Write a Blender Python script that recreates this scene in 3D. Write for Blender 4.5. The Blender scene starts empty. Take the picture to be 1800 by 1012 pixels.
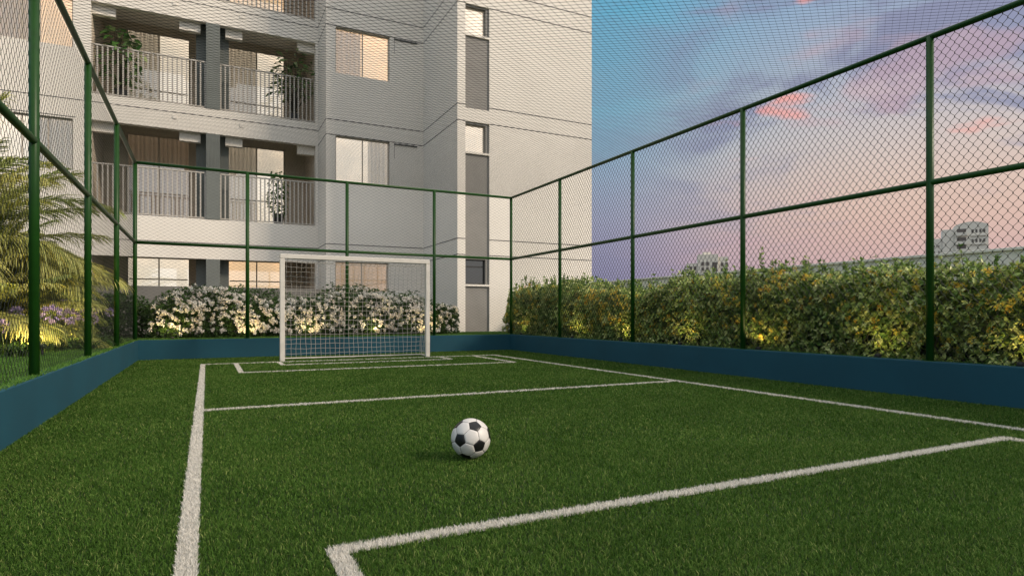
import bpy, math, random
import numpy as np
from mathutils import Vector, Matrix
random.seed(7)
R = math.radians
sc = bpy.context.scene
col = sc.collection

# ------------------------------------------------------------------ camera
H = 0.86
cam = bpy.data.cameras.new('camera')
cam.sensor_width = 36.0
cam.lens = 36.0 * 1077 / 1800
cam.shift_y = 47 / 1800
cam.clip_start = 0.05
cam.clip_end = 5000
co = bpy.data.objects.new('camera', cam)
col.objects.link(co)
co.location = (0, 0, H)
co.rotation_euler = (R(90), 0, -R(26.4586))
sc.camera = co

# ------------------------------------------------------------------ world + sun
SUN_EL, SUN_AZ = 33.0, 132.0          # azimuth clockwise from +Y
world = bpy.data.worlds.new('World')
sc.world = world
world.use_nodes = True


def srgb(r, g, b):
    f = lambda c: (c / 255) / 12.92 if c / 255 <= 0.04045 else ((c / 255 + 0.055) / 1.055) ** 2.4
    return (f(r), f(g), f(b), 1)


class NT:
    def __init__(s, tree):
        s.t = tree
        s.n = tree.nodes
        s.l = tree.links

    def node(s, typ, **kw):
        n = s.n.new(typ)
        for k, v in kw.items():
            setattr(n, k, v)
        return n

    def put(s, sock, v):
        if hasattr(v, 'is_linked') or hasattr(v, 'links'):
            s.l.new(v, sock)
        else:
            sock.default_value = v

    def math(s, op, a, b=0.0, clamp=False):
        n = s.node('ShaderNodeMath', operation=op, use_clamp=clamp)
        s.put(n.inputs[0], a)
        s.put(n.inputs[1], b)
        return n.outputs[0]

    def maprange(s, v, a, b, c=0.0, d=1.0, smooth=True):
        n = s.node('ShaderNodeMapRange', interpolation_type='SMOOTHSTEP' if smooth else 'LINEAR')
        s.put(n.inputs[0], v)
        for i, x in enumerate((a, b, c, d)):
            n.inputs[i + 1].default_value = x
        return n.outputs[0]

    def mix(s, f, a, b, mode='MIX'):
        n = s.node('ShaderNodeMix', data_type='RGBA', blend_type=mode)
        s.put(n.inputs[0], f)
        s.put(n.inputs[6], a)
        s.put(n.inputs[7], b)
        return n.outputs[2]

    def ramp(s, f, stops):
        n = s.node('ShaderNodeValToRGB')
        r = n.color_ramp
        r.interpolation = 'B_SPLINE'
        while len(r.elements) < len(stops):
            r.elements.new(0.5)
        for e, (p, c) in zip(r.elements, stops):
            e.position = p
            e.color = c
        s.put(n.inputs[0], f)
        return n.outputs[0]

    def noise(s, vec, scale, detail=4, rough=0.5, dist=0.0):
        n = s.node('ShaderNodeTexNoise')
        if vec is not None:
            s.l.new(vec, n.inputs['Vector'])
        n.inputs['Scale'].default_value = scale
        n.inputs['Detail'].default_value = detail
        n.inputs['Roughness'].default_value = rough
        n.inputs['Distortion'].default_value = dist
        return n.outputs[0]


def build_world():
    t = NT(world.node_tree)
    for n in list(t.n):
        t.n.remove(n)
    out = t.node('ShaderNodeOutputWorld')
    tc = t.node('ShaderNodeTexCoord')
    nm = t.node('ShaderNodeVectorMath', operation='NORMALIZE')
    t.l.new(tc.outputs['Generated'], nm.inputs[0])
    D = nm.outputs[0]
    sep = t.node('ShaderNodeSeparateXYZ')
    t.l.new(D, sep.inputs[0])
    x, y, z = sep.outputs
    hl = t.math('SQRT', t.math('ADD', t.math('MULTIPLY', x, x), t.math('MULTIPLY', y, y)))
    hl = t.math('MAXIMUM', hl, 0.001)
    dt = t.math('DIVIDE', t.math('ADD', t.math('MULTIPLY', x, 0.93), t.math('MULTIPLY', y, 0.37)), hl)
    f = t.maprange(dt, 0.83, 1.0)
    e = t.math('MAXIMUM', z, 0.0)
    left = t.ramp(e, [(0.0, srgb(116, 120, 162)), (0.08, srgb(142, 136, 170)), (0.17, srgb(166, 166, 188)),
                      (0.27, srgb(140, 182, 204)), (0.38, srgb(116, 182, 206)), (0.50, srgb(84, 170, 204)), (0.7, srgb(60, 140, 195)), (1.0, srgb(90, 130, 185))])
    right = t.ramp(e, [(0.0, srgb(186, 158, 168)), (0.07, srgb(206, 168, 168)), (0.14, srgb(226, 188, 166)),
                       (0.23, srgb(220, 202, 190)), (0.33, srgb(178, 184, 200)), (0.44, srgb(150, 172, 200)), (0.6, srgb(110, 150, 195)), (1.0, srgb(110, 135, 185))])
    base = t.mix(f, left, right)
    cv = t.node('ShaderNodeCombineXYZ')
    t.l.new(x, cv.inputs[0])
    t.l.new(y, cv.inputs[1])
    t.l.new(t.math('MULTIPLY', z, 3.0), cv.inputs[2])
    V = cv.outputs[0]
    n1 = t.noise(V, 3.1, 7, 0.58, 0.5)
    n2 = t.noise(V, 5.2, 5, 0.5, 0.25)
    n3 = t.noise(V, 9.0, 3, 0.45, 0.1)
    n1 = t.math('ADD', n1, t.math('MULTIPLY', t.math('MULTIPLY', f, t.maprange(e, 0.20, 0.30)), 0.085))
    m1 = t.math('MULTIPLY', t.maprange(n1, 0.48, 0.60), t.maprange(f, 0.0, 0.6, 0.18, 0.9))
    m1 = t.math('MULTIPLY', m1, t.maprange(e, 0.12, 0.28, 0.35, 1.0))
    base = t.mix(m1, base, srgb(140, 142, 170))
    m2 = t.math('MULTIPLY', t.maprange(n2, 0.53, 0.68), t.maprange(f, 0.2, 0.9, 0.05, 0.5))
    base = t.mix(m2, base, srgb(212, 172, 176))
    # small sun-caught puffs
    m3 = t.math('MULTIPLY', t.maprange(n3, 0.60, 0.70), t.maprange(f, 0.35, 0.9, 0.0, 0.85))
    m3 = t.math('MULTIPLY', m3, t.maprange(e, 0.15, 0.3))
    base = t.mix(m3, base, srgb(252, 166, 150))
    hz = t.maprange(e, 0.0, 0.10, 0.15, 0.0)
    base = t.mix(hz, base, srgb(165, 140, 172))
    # pale warm glow added to the unseen rear and overhead sky, lighting the facade
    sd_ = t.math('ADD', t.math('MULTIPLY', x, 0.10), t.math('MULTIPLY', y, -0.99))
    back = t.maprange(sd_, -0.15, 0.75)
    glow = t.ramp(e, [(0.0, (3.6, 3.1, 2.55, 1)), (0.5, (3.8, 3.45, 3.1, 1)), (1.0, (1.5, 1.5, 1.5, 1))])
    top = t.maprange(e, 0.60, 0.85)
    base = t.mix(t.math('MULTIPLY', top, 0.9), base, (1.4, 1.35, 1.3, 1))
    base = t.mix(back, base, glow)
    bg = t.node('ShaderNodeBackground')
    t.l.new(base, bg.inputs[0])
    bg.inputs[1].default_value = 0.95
    sky = t.node('ShaderNodeTexSky', sky_type='NISHITA')
    sky.sun_disc = False
    sky.sun_elevation = R(SUN_EL)
    sky.sun_rotation = R(SUN_AZ)
    sky.air_density = 1.0
    sky.dust_density = 2.0
    bg2 = t.node('ShaderNodeBackground')
    t.l.new(sky.outputs[0], bg2.inputs[0])
    bg2.inputs[1].default_value = 0.012
    ad = t.node('ShaderNodeAddShader')
    t.l.new(bg.outputs[0], ad.inputs[0])
    t.l.new(bg2.outputs[0], ad.inputs[1])
    t.l.new(ad.outputs[0], out.inputs[0])


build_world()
sun = bpy.data.lights.new('sun', 'SUN')
sun.energy = 3.0
sun.angle = R(9)
sun.color = (1.0, 0.84, 0.66)
so = bpy.data.objects.new('sun', sun)
col.objects.link(so)
sd = Vector((math.sin(R(SUN_AZ)) * math.cos(R(SUN_EL)), math.cos(R(SUN_AZ)) * math.cos(R(SUN_EL)), math.sin(R(SUN_EL))))
so.rotation_euler = sd.to_track_quat('Z', 'Y').to_euler()
vs = sc.view_settings
vs.view_transform = 'Standard'
vs.look = 'None'
vs.exposure = 0.0
vs.gamma = 1.0
vs.use_curve_mapping = False
sc.cycles.max_bounces = 6
sc.cycles.transparent_max_bounces = 12
sc.cycles.sample_clamp_indirect = 4.0
sc.cycles.use_denoising = True


# ------------------------------------------------------------------ materials
def mat(name, rgb, rough=0.7, metal=0.0, spec=0.4, var=0.0, vscale=6.0, bump=0.0, bscale=60.0, attr=None,
        trans=0.0, emit=None, estr=0.0, coat=0.0):
    """procedural Principled material; attr = list of colours chosen along the mesh attribute 'rnd'"""
    m = bpy.data.materials.new(name)
    m.use_nodes = True
    t = NT(m.node_tree)
    b = t.n['Principled BSDF']
    b.inputs['Roughness'].default_value = rough
    b.inputs['Metallic'].default_value = metal
    b.inputs['Specular IOR Level'].default_value = spec
    b.inputs['Coat Weight'].default_value = coat
    tc = t.node('ShaderNodeTexCoord')
    O = tc.outputs['Object']
    c = (*rgb, 1)
    src = None
    if attr:
        a = t.node('ShaderNodeAttribute', attribute_name='rnd')
        src = t.ramp(a.outputs['Fac'], [(p, (*q, 1)) for p, q in attr])
    if var > 0:
        nz = t.noise(O, vscale, 5, 0.6)
        k = t.maprange(nz, 0.3, 0.7, 1 - var, 1 + var)
        mm = t.node('ShaderNodeVectorMath', operation='SCALE')
        t.put(mm.inputs[0], src if src is not None else c[:3])
        t.l.new(k, mm.inputs['Scale'])
        src = mm.outputs[0]
    if src is None:
        b.inputs['Base Color'].default_value = c
    else:
        t.l.new(src, b.inputs['Base Color'])
    if bump > 0:
        bn = t.node('ShaderNodeBump')
        bn.inputs['Strength'].default_value = bump
        bn.inputs['Distance'].default_value = 0.01
        t.l.new(t.noise(O, bscale, 4, 0.6), bn.inputs['Height'])
        t.l.new(bn.outputs[0], b.inputs['Normal'])
    if emit:
        b.inputs['Emission Color'].default_value = (*emit, 1)
        b.inputs['Emission Strength'].default_value = estr
    if trans > 0:
        tr = t.node('ShaderNodeBsdfTranslucent')
        if src is None:
            tr.inputs[0].default_value = c
        else:
            t.l.new(src, tr.inputs[0])
        mx = t.node('ShaderNodeMixShader')
        mx.inputs[0].default_value = trans
        t.l.new(b.outputs[0], mx.inputs[1])
        t.l.new(tr.outputs[0], mx.inputs[2])
        t.l.new(mx.outputs[0], t.n['Material Output'].inputs[0])
    return m


def glass_mat(name, tint=(0.9, 0.93, 0.95), refl=0.12):
    m = bpy.data.materials.new(name)
    m.use_nodes = True
    t = NT(m.node_tree)
    t.n.remove(t.n['Principled BSDF'])
    tr = t.node('ShaderNodeBsdfTransparent')
    tr.inputs[0].default_value = (*tint, 1)
    gl = t.node('ShaderNodeBsdfGlossy')
    gl.inputs['Roughness'].default_value = 0.03
    fr = t.node('ShaderNodeFresnel')
    fr.inputs[0].default_value = 1.5
    mx = t.node('ShaderNodeMixShader')
    t.l.new(t.math('ADD', fr.outputs[0], refl, True), mx.inputs[0])
    t.l.new(tr.outputs[0], mx.inputs[1])
    t.l.new(gl.outputs[0], mx.inputs[2])
    t.l.new(mx.outputs[0], t.n['Material Output'].inputs[0])
    return m


M = {}
M['facade'] = mat('facade_render', (0.79, 0.745, 0.68), 0.9, var=0.025, vscale=0.8, bump=0.2, bscale=90)
M['groove'] = mat('dark_joint', (0.10, 0.10, 0.10), 0.9)  # thin dark strips along the facade joints
M['grey_panel'] = mat('grey_facade_paint', (0.26, 0.25, 0.235), 0.85, var=0.06, vscale=2, bump=0.15, bscale=90)
M['column'] = mat('slate_paint', (0.155, 0.170, 0.162), 0.7, var=0.05, vscale=3)
M['recess'] = mat('taupe_recess_paint', (0.56, 0.48, 0.39), 0.85, var=0.06, vscale=2)
M['railing'] = mat('railing_paint', (0.44, 0.41, 0.37), 0.5, metal=0.0)
M['frame'] = mat('window_frame_paint', (0.50, 0.45, 0.38), 0.45)
M['darkframe'] = mat('dark_frame', (0.03, 0.03, 0.03), 0.5)
M['glass'] = glass_mat('window_glass')
M['darkglass'] = glass_mat('dark_glass', (0.10, 0.11, 0.12), 0.08)
M['curtain'] = mat('curtain_cloth', (0.88, 0.85, 0.80), 0.9, trans=0.30)
M['lit'] = mat('lit_room_warm', (0.6, 0.45, 0.3), 0.9, emit=(1.0, 0.70, 0.42), estr=0.95, var=0.25, vscale=1.3)
M['litpale'] = mat('lit_room_pale', (0.6, 0.5, 0.4), 0.9, emit=(1.0, 0.86, 0.68), estr=0.95, var=0.25, vscale=1.3)
M['litdim'] = mat('lit_room_dim', (0.4, 0.3, 0.22), 0.9, emit=(0.9, 0.62, 0.40), estr=0.50, var=0.15, vscale=1.3)
M['blue'] = mat('petrol_blue_paint', (0.005, 0.064, 0.098), 0.75, var=0.08, vscale=1.3, bump=0.2, bscale=140)
M['green_paint'] = mat('green_gloss_paint', (0.010, 0.058, 0.006), 0.42, spec=0.3, var=0.10, vscale=9)
M['wire'] = mat('dark_coated_wire', (0.010, 0.016, 0.010), 0.5)
M['white_paint'] = mat('white_goal_paint', (0.66, 0.63, 0.575), 0.4, var=0.06, vscale=7)
M['cord'] = mat('white_net_cord', (0.46, 0.44, 0.40), 0.8)
M['ballw'] = mat('ball_white', (0.60, 0.58, 0.56), 0.38, var=0.03, vscale=20, bump=0.12, bscale=700)
M['ballb'] = mat('ball_black', (0.010, 0.010, 0.011), 0.30, bump=0.12, bscale=700)
M['seam'] = mat('ball_seam', (0.08, 0.075, 0.07), 0.7)
M['soil'] = mat('soil', (0.022, 0.024, 0.010), 1.0, var=0.4, vscale=9)
M['turfbase'] = mat('turf_backing', (0.020, 0.040, 0.008), 1.0, var=0.25, vscale=20)
M['turf'] = mat('turf_blades', (0, 0, 0), 0.7, spec=0.10, trans=0.25, var=0.08, vscale=1.7,
                attr=[(0.0, (0.024, 0.066, 0.008)), (0.45, (0.060, 0.138, 0.020)), (0.8, (0.120, 0.212, 0.040)), (1.0, (0.28, 0.32, 0.11))])
M['turfline'] = mat('white_turf_blades', (0, 0, 0), 0.7, spec=0.2, trans=0.2,
                    attr=[(0.0, (0.64, 0.62, 0.57)), (1.0, (0.78, 0.755, 0.70))])
M['linebase'] = mat('white_line_backing', (0.42, 0.40, 0.36), 0.9, var=0.08, vscale=30)
M['lawn'] = mat('lawn_blades', (0, 0, 0), 0.55, spec=0.25, trans=0.3, var=0.12, vscale=3,
                attr=[(0.0, (0.05, 0.13, 0.018)), (0.5, (0.09, 0.22, 0.03)), (1.0, (0.19, 0.34, 0.06))])
M['hedgeleaf'] = mat('hedge_leaf', (0, 0, 0), 0.45, spec=0.4, trans=0.22, var=0.22, vscale=1.6,
                     attr=[(0.0, (0.06, 0.14, 0.03)), (0.35, (0.21, 0.33, 0.075)), (0.62, (0.46, 0.55, 0.16)), (1.0, (0.74, 0.76, 0.36))])
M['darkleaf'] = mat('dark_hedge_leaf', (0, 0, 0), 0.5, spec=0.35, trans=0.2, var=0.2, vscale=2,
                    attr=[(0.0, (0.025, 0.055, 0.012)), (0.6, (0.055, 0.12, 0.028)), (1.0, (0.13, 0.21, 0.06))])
M['twig'] = mat('twig', (0.035, 0.028, 0.014), 0.9)
M['orange'] = mat('orange_petals', (0, 0, 0), 0.7, trans=0.3,
                  attr=[(0.0, (0.75, 0.40, 0.05)), (0.25, (0.88, 0.62, 0.08)), (1.0, (0.92, 0.82, 0.18))])
M['whitepetal'] = mat('white_petals', (0, 0, 0), 0.75, trans=0.25,
                      attr=[(0.0, (0.80, 0.72, 0.64)), (0.4, (0.88, 0.85, 0.80)), (1.0, (0.92, 0.91, 0.87))])
M['purple'] = mat('lilac_petals', (0, 0, 0), 0.7, trans=0.3,
                  attr=[(0.0, (0.26, 0.20, 0.46)), (0.6, (0.42, 0.34, 0.62)), (1.0, (0.60, 0.52, 0.76))])
M['stalk'] = mat('flower_stalk', (0.10, 0.14, 0.04), 0.7)
M['strap'] = mat('strap_leaf', (0, 0, 0), 0.45, trans=0.2,
                 attr=[(0.0, (0.03, 0.08, 0.012)), (0.6, (0.06, 0.13, 0.02)), (1.0, (0.13, 0.20, 0.04))])
M['palm'] = mat('palm_leaflets', (0, 0, 0), 0.5, spec=0.35, trans=0.3,
                attr=[(0.0, (0.18, 0.26, 0.07)), (0.5, (0.40, 0.44, 0.12)), (1.0, (0.66, 0.60, 0.22))])
M['rachis'] = mat('palm_rachis', (0.26, 0.22, 0.07), 0.6)
M['trunk'] = mat('palm_trunk', (0.10, 0.085, 0.045), 0.9, var=0.3, vscale=12)
M['potleaf'] = mat('pot_plant_leaf', (0, 0, 0), 0.4, trans=0.2,
                   attr=[(0.0, (0.02, 0.09, 0.01)), (0.6, (0.07, 0.19, 0.03)), (1.0, (0.38, 0.44, 0.22))])
M['pot'] = mat('dark_pot', (0.05, 0.05, 0.06), 0.6)
M['lowwall'] = mat('grey_garden_wall', (0.17, 0.165, 0.155), 0.9, var=0.08, vscale=2, bump=0.2)
M['palewall'] = mat('pale_perimeter_wall', (0.84, 0.81, 0.74), 0.9, var=0.07, vscale=1, bump=0.2)
M['lens'] = mat('lamp_lens', (1, 0.9, 0.6), 0.4, emit=(1.0, 0.80, 0.35), estr=6.0)
M['far'] = mat('far_render', (0.78, 0.72, 0.62), 0.9, var=0.05, vscale=0.3)
M['farwin'] = mat('far_window', (0.12, 0.10, 0.09), 0.5)


# ------------------------------------------------------------------ mesh helpers
def link(name, me, parent=None, mats=()):
    o = bpy.data.objects.new(name, me)
    col.objects.link(o)
    for m in mats:
        me.materials.append(m)
    if parent is not None:
        o.parent = parent
    return o


def tag(o, label=None, cat=None, group=None, kind=None):
    if label:
        o['label'] = label
    if cat:
        o['category'] = cat
    if group:
        o['group'] = group
    if kind:
        o['kind'] = kind
    return o


def empty(name, loc=(0, 0, 0)):
    o = bpy.data.objects.new(name, None)
    o.empty_display_size = 0.2
    col.objects.link(o)
    o.location = loc
    return o


def npmesh(name, V, faces, rnd=None, midx=None, smooth=False):
    """V (n,3); faces: list of (k, array(m,k))"""
    me = bpy.data.meshes.new(name)
    V = np.asarray(V, dtype=np.float32)
    me.vertices.add(len(V))
    me.vertices.foreach_set('co', V.ravel())
    loops, starts, tots = [], [], []
    p = 0
    for f in faces:
        f = np.asarray(f, dtype=np.int32)
        k = f.shape[1]
        loops.append(f.ravel())
        starts.append(p + np.arange(len(f), dtype=np.int32) * k)
        tots.append(np.full(len(f), k, dtype=np.int32))
        p += f.size
    L = np.concatenate(loops)
    S = np.concatenate(starts)
    T = np.concatenate(tots)
    me.loops.add(len(L))
    me.loops.foreach_set('vertex_index', L)
    me.polygons.add(len(S))
    me.polygons.foreach_set('loop_start', S)
    me.polygons.foreach_set('loop_total', T)
    if smooth:
        me.polygons.foreach_set('use_smooth', np.ones(len(S), dtype=bool))
    if midx is not None:
        me.polygons.foreach_set('material_index', np.asarray(midx, dtype=np.int32))
    if rnd is not None:
        a = me.attributes.new('rnd', 'FLOAT', 'POINT')
        a.data.foreach_set('value', np.asarray(rnd, dtype=np.float32))
    me.update(calc_edges=True)
    return me


class MB:
    def __init__(s):
        s.v, s.f, s.m = [], [], []
        s.sm = []

    def add(s, vs, fs, mi=0, smooth=False):
        o = len(s.v)
        s.v.extend(tuple(map(float, v)) for v in vs)
        for f in fs:
            s.f.append(tuple(i + o for i in f))
            s.m.append(mi)
            s.sm.append(smooth)
        return s

    def box(s, x0, x1, y0, y1, z0, z1, mi=0, bev=0.0):
        if bev <= 0:
            v = [(x, y, z) for z in (z0, z1) for y in (y0, y1) for x in (x0, x1)]
            return s.add(v, [(0, 2, 3, 1), (4, 5, 7, 6), (0, 1, 5, 4), (2, 6, 7, 3), (0, 4, 6, 2), (1, 3, 7, 5)], mi)
        b = bev
        v = []
        for z, i in ((z0, b), (z0 + b, 0), (z1 - b, 0), (z1, b)):
            # octagonal ring with chamfered vertical edges
            xa, xb, ya, yb = x0 + i, x1 - i, y0 + i, y1 - i
            c = b
            v += [(xa + c, ya, z), (xb - c, ya, z), (xb, ya + c, z), (xb, yb - c, z), (xb - c, yb, z), (xa + c, yb, z), (xa, yb - c, z), (xa, ya + c, z)]
        fs = [tuple(range(7, -1, -1)), tuple(range(24, 32))]
        for r in range(3):
            for k in range(8):
                fs.append((r * 8 + k, r * 8 + (k + 1) % 8, r * 8 + 8 + (k + 1) % 8, r * 8 + 8 + k))
        return s.add(v, fs, mi)

    def tube(s, pts, r, n=8, mi=0, caps=True, smooth=True):
        pts = [Vector(p) for p in pts]
        rs = r if isinstance(r, (list, tuple)) else [r] * len(pts)
        vs, fs = [], []
        prev = None
        for i, p in enumerate(pts):
            t = (pts[min(i + 1, len(pts) - 1)] - pts[max(i - 1, 0)]).normalized()
            if prev is None:
                up = Vector((0, 0, 1)) if abs(t.z) < 0.9 else Vector((1, 0, 0))
                a = t.cross(up).normalized()
            else:
                a = (prev - t * prev.dot(t)).normalized()
            prev = a
            b = t.cross(a)
            for k in range(n):
                w = 2 * math.pi * k / n
                vs.append(p + (a * math.cos(w) + b * math.sin(w)) * rs[i])
        for i in range(len(pts) - 1):
            for k in range(n):
                fs.append((i * n + k, i * n + (k + 1) % n, (i + 1) * n + (k + 1) % n, (i + 1) * n + k))
        s.add(vs, fs, mi, smooth)
        if caps:
            o = len(s.v) - len(vs)
            s.f.append(tuple(o + k for k in range(n - 1, -1, -1)))
            s.f.append(tuple(o + (len(pts) - 1) * n + k for k in range(n)))
            s.m += [mi, mi]
            s.sm += [False, False]
        return s

    def lathe(s, prof, c=(0, 0, 0), n=24, mi=0):
        vs, fs = [], []
        for (r, z) in prof:
            for k in range(n):
                a = 2 * math.pi * k / n
                vs.append((c[0] + r * math.cos(a), c[1] + r * math.sin(a), c[2] + z))
        for i in range(len(prof) - 1):
            for k in range(n):
                fs.append((i * n + k, i * n + (k + 1) % n, (i + 1) * n + (k + 1) % n, (i + 1) * n + k))
        return s.add(vs, fs, mi, True)

    def build(s, name, mats, parent=None):
        me = bpy.data.meshes.new(name)
        me.from_pydata(s.v, [], s.f)
        me.polygons.foreach_set('material_index', s.m)
        me.polygons.foreach_set('use_smooth', s.sm)
        me.update()
        if not isinstance(mats, (list, tuple)):
            mats = [mats]
        return link(name, me, parent, mats)


def wall_cells(mb, xs, zs, solid, y0, y1, to=lambda a, d, z: (a, d, z), mi=0):
    """watertight wall on a grid: front at depth y0, back at y1; solid(i,j) tells filled cells"""
    nx, nz = len(xs) - 1, len(zs) - 1
    idx = {}
    vs, fs = [], []

    def vid(i, j, k):
        if (i, j, k) not in idx:
            idx[(i, j, k)] = len(vs)
            vs.append(to(xs[i], (y0, y1)[k], zs[j]))
        return idx[(i, j, k)]
    S = lambda i, j: 0 <= i < nx and 0 <= j < nz and solid(i, j)
    for i in range(nx):
        for j in range(nz):
            if not S(i, j):
                continue
            fs.append((vid(i, j, 0), vid(i + 1, j, 0), vid(i + 1, j + 1, 0), vid(i, j + 1, 0)))
            fs.append((vid(i, j, 1), vid(i, j + 1, 1), vid(i + 1, j + 1, 1), vid(i + 1, j, 1)))
            if not S(i - 1, j):
                fs.append((vid(i, j, 0), vid(i, j + 1, 0), vid(i, j + 1, 1), vid(i, j, 1)))
            if not S(i + 1, j):
                fs.append((vid(i + 1, j, 0), vid(i + 1, j, 1), vid(i + 1, j + 1, 1), vid(i + 1, j + 1, 0)))
            if not S(i, j - 1):
                fs.append((vid(i, j, 0), vid(i, j, 1), vid(i + 1, j, 1), vid(i + 1, j, 0)))
            if not S(i, j + 1):
                fs.append((vid(i, j + 1, 0), vid(i + 1, j + 1, 0), vid(i + 1, j + 1, 1), vid(i, j + 1, 1)))
    mb.add(vs, fs, mi)


def holed_wall(mb, x0, x1, z0, z1, y0, y1, holes, mi=0):
    xs = sorted({x0, x1, *[h[0] for h in holes], *[h[1] for h in holes]})
    zs = sorted({z0, z1, *[h[2] for h in holes], *[h[3] for h in holes]})

    def solid(i, j):
        cx, cz = (xs[i] + xs[i + 1]) / 2, (zs[j] + zs[j + 1]) / 2
        return not any(h[0] < cx < h[1] and h[2] < cz < h[3] for h in holes)
    wall_cells(mb, xs, zs, solid, y0, y1, mi=mi)


rng = np.random.default_rng(11)

# ------------------------------------------------------------------ setting: ground
LX, RX, BY = -1.17, 6.70, 13.58       # inner faces of the low walls
WT = 0.16                             # low wall thickness
GZ = 0.36                             # garden level
o = MB().add([(LX - WT + 0.01, -9, -0.02), (RX + WT - 0.01, -9, -0.02), (RX + WT - 0.01, BY + WT - 0.01, -0.02), (LX - WT + 0.01, BY + WT - 0.01, -0.02)], [(0, 1, 2, 3)]).build('court_floor', M['turfbase'])
tag(o, 'green artificial turf base of the small football court', kind='structure')
g = MB()
a, b, c_, d_ = LX - WT + 0.01, RX + WT - 0.01, -9, BY + WT - 0.01
BIG = 2500
g.add([(-BIG, -BIG, GZ), (a, -BIG, GZ), (a, BIG, GZ), (-BIG, BIG, GZ)], [(0, 1, 2, 3)])
g.add([(b, -BIG, GZ), (BIG, -BIG, GZ), (BIG, BIG, GZ), (b, BIG, GZ)], [(0, 1, 2, 3)])
g.add([(a, d_, GZ), (b, d_, GZ), (b, BIG, GZ), (a, BIG, GZ)], [(0, 1, 2, 3)])
g.add([(a, -BIG, GZ), (b, -BIG, GZ), (b, c_, GZ), (a, c_, GZ)], [(0, 1, 2, 3)])
tag(g.build('ground', M['soil']), 'dark garden soil around the sunken court', kind='structure')

# ------------------------------------------------------------------ court lines
LW = 0.07
RECTS = {
    'left touchline': [(-0.10, -0.03, -6, 11.92)],
    'right touchline': [(5.44, 5.51, -6, 11.92)],
    'goal line': [(-0.03, 5.44, 11.85, 11.92)],
    'halfway line': [(-0.03, 5.44, 6.15, 6.22)],
    'far penalty area': [(0.42, 0.49, 9.91, 11.85), (4.96, 5.03, 9.91, 11.85), (0.49, 4.96, 9.91, 9.98)],
    'goal area': [(1.13, 1.20, 11.13, 11.85), (4.20, 4.27, 11.13, 11.85), (1.20, 4.20, 11.13, 11.20)],
    'near penalty area': [(0.39, 0.46, -2, 2.33), (4.96, 5.03, -2, 2.33), (0.46, 4.96, 2.26, 2.33)],
}
ALLR = [r for v in RECTS.values() for r in v]


def in_lines(x, y):
    m = np.zeros(len(x), bool)
    for (x0, x1, y0, y1) in ALLR:
        m |= (x > x0) & (x < x1) & (y > y0) & (y < y1)
    return m


for nm, rr in RECTS.items():
    mb = MB()
    for (x0, x1, y0, y1) in rr:
        mb.add([(x0, y0, -0.008), (x1, y0, -0.008), (x1, y1, -0.008), (x0, y1, -0.008)], [(0, 1, 2, 3)])
    o = mb.build('court_line', M['linebase'])
    tag(o, 'white painted %s on the green turf' % nm, kind='structure')


# ------------------------------------------------------------------ grass blades
def blades(x, y, z0, h, w, lean):
    n = len(x)
    a = rng.uniform(0, 2 * np.pi, n)
    ld = rng.uniform(0, 2 * np.pi, n)
    s, c = np.sin(a) * w / 2, np.cos(a) * w / 2
    lx, ly = np.cos(ld) * lean * h, np.sin(ld) * lean * h
    z = np.full(n, z0) if np.isscalar(z0) else z0
    V = np.empty((n, 5, 3))
    V[:, 0] = np.stack([x - c, y - s, z], 1)
    V[:, 1] = np.stack([x + c, y + s, z], 1)
    V[:, 2] = np.stack([x + c * 0.9 + lx * 0.3, y + s * 0.9 + ly * 0.3, z + h * 0.55], 1)
    V[:, 3] = np.stack([x - c * 0.9 + lx * 0.3, y - s * 0.9 + ly * 0.3, z + h * 0.55], 1)
    V[:, 4] = np.stack([x + lx, y + ly, z + h * np.sqrt(np.clip(1 - 0.6 * lean ** 2, 0.2, 1))], 1)
    b = np.arange(n) * 5
    q = np.stack([b, b + 1, b + 2, b + 3], 1)
    t = np.stack([b + 3, b + 2, b + 4], 1)
    return V.reshape(-1, 3), q, t


def scatter(x0, x1, y0, y1, dens, cond):
    n = int((x1 - x0) * (y1 - y0) * dens)
    x = rng.uniform(x0, x1, n)
    y = rng.uniform(y0, y1, n)
    k = cond(x, y)
    return x[k], y[k]


TH = R(26.4586)


def camdist(x, y):
    d = x * math.sin(TH) + y * math.cos(TH)
    r = x * math.cos(TH) - y * math.sin(TH)
    return d, r


def clump(x, y, f=3.1):
    return (np.sin(x * f + 1.3 * np.sin(y * f * 0.7)) * np.sin(y * f * 1.1 + 1.7 * np.sin(x * f * 0.6)) + 1) / 2


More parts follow.
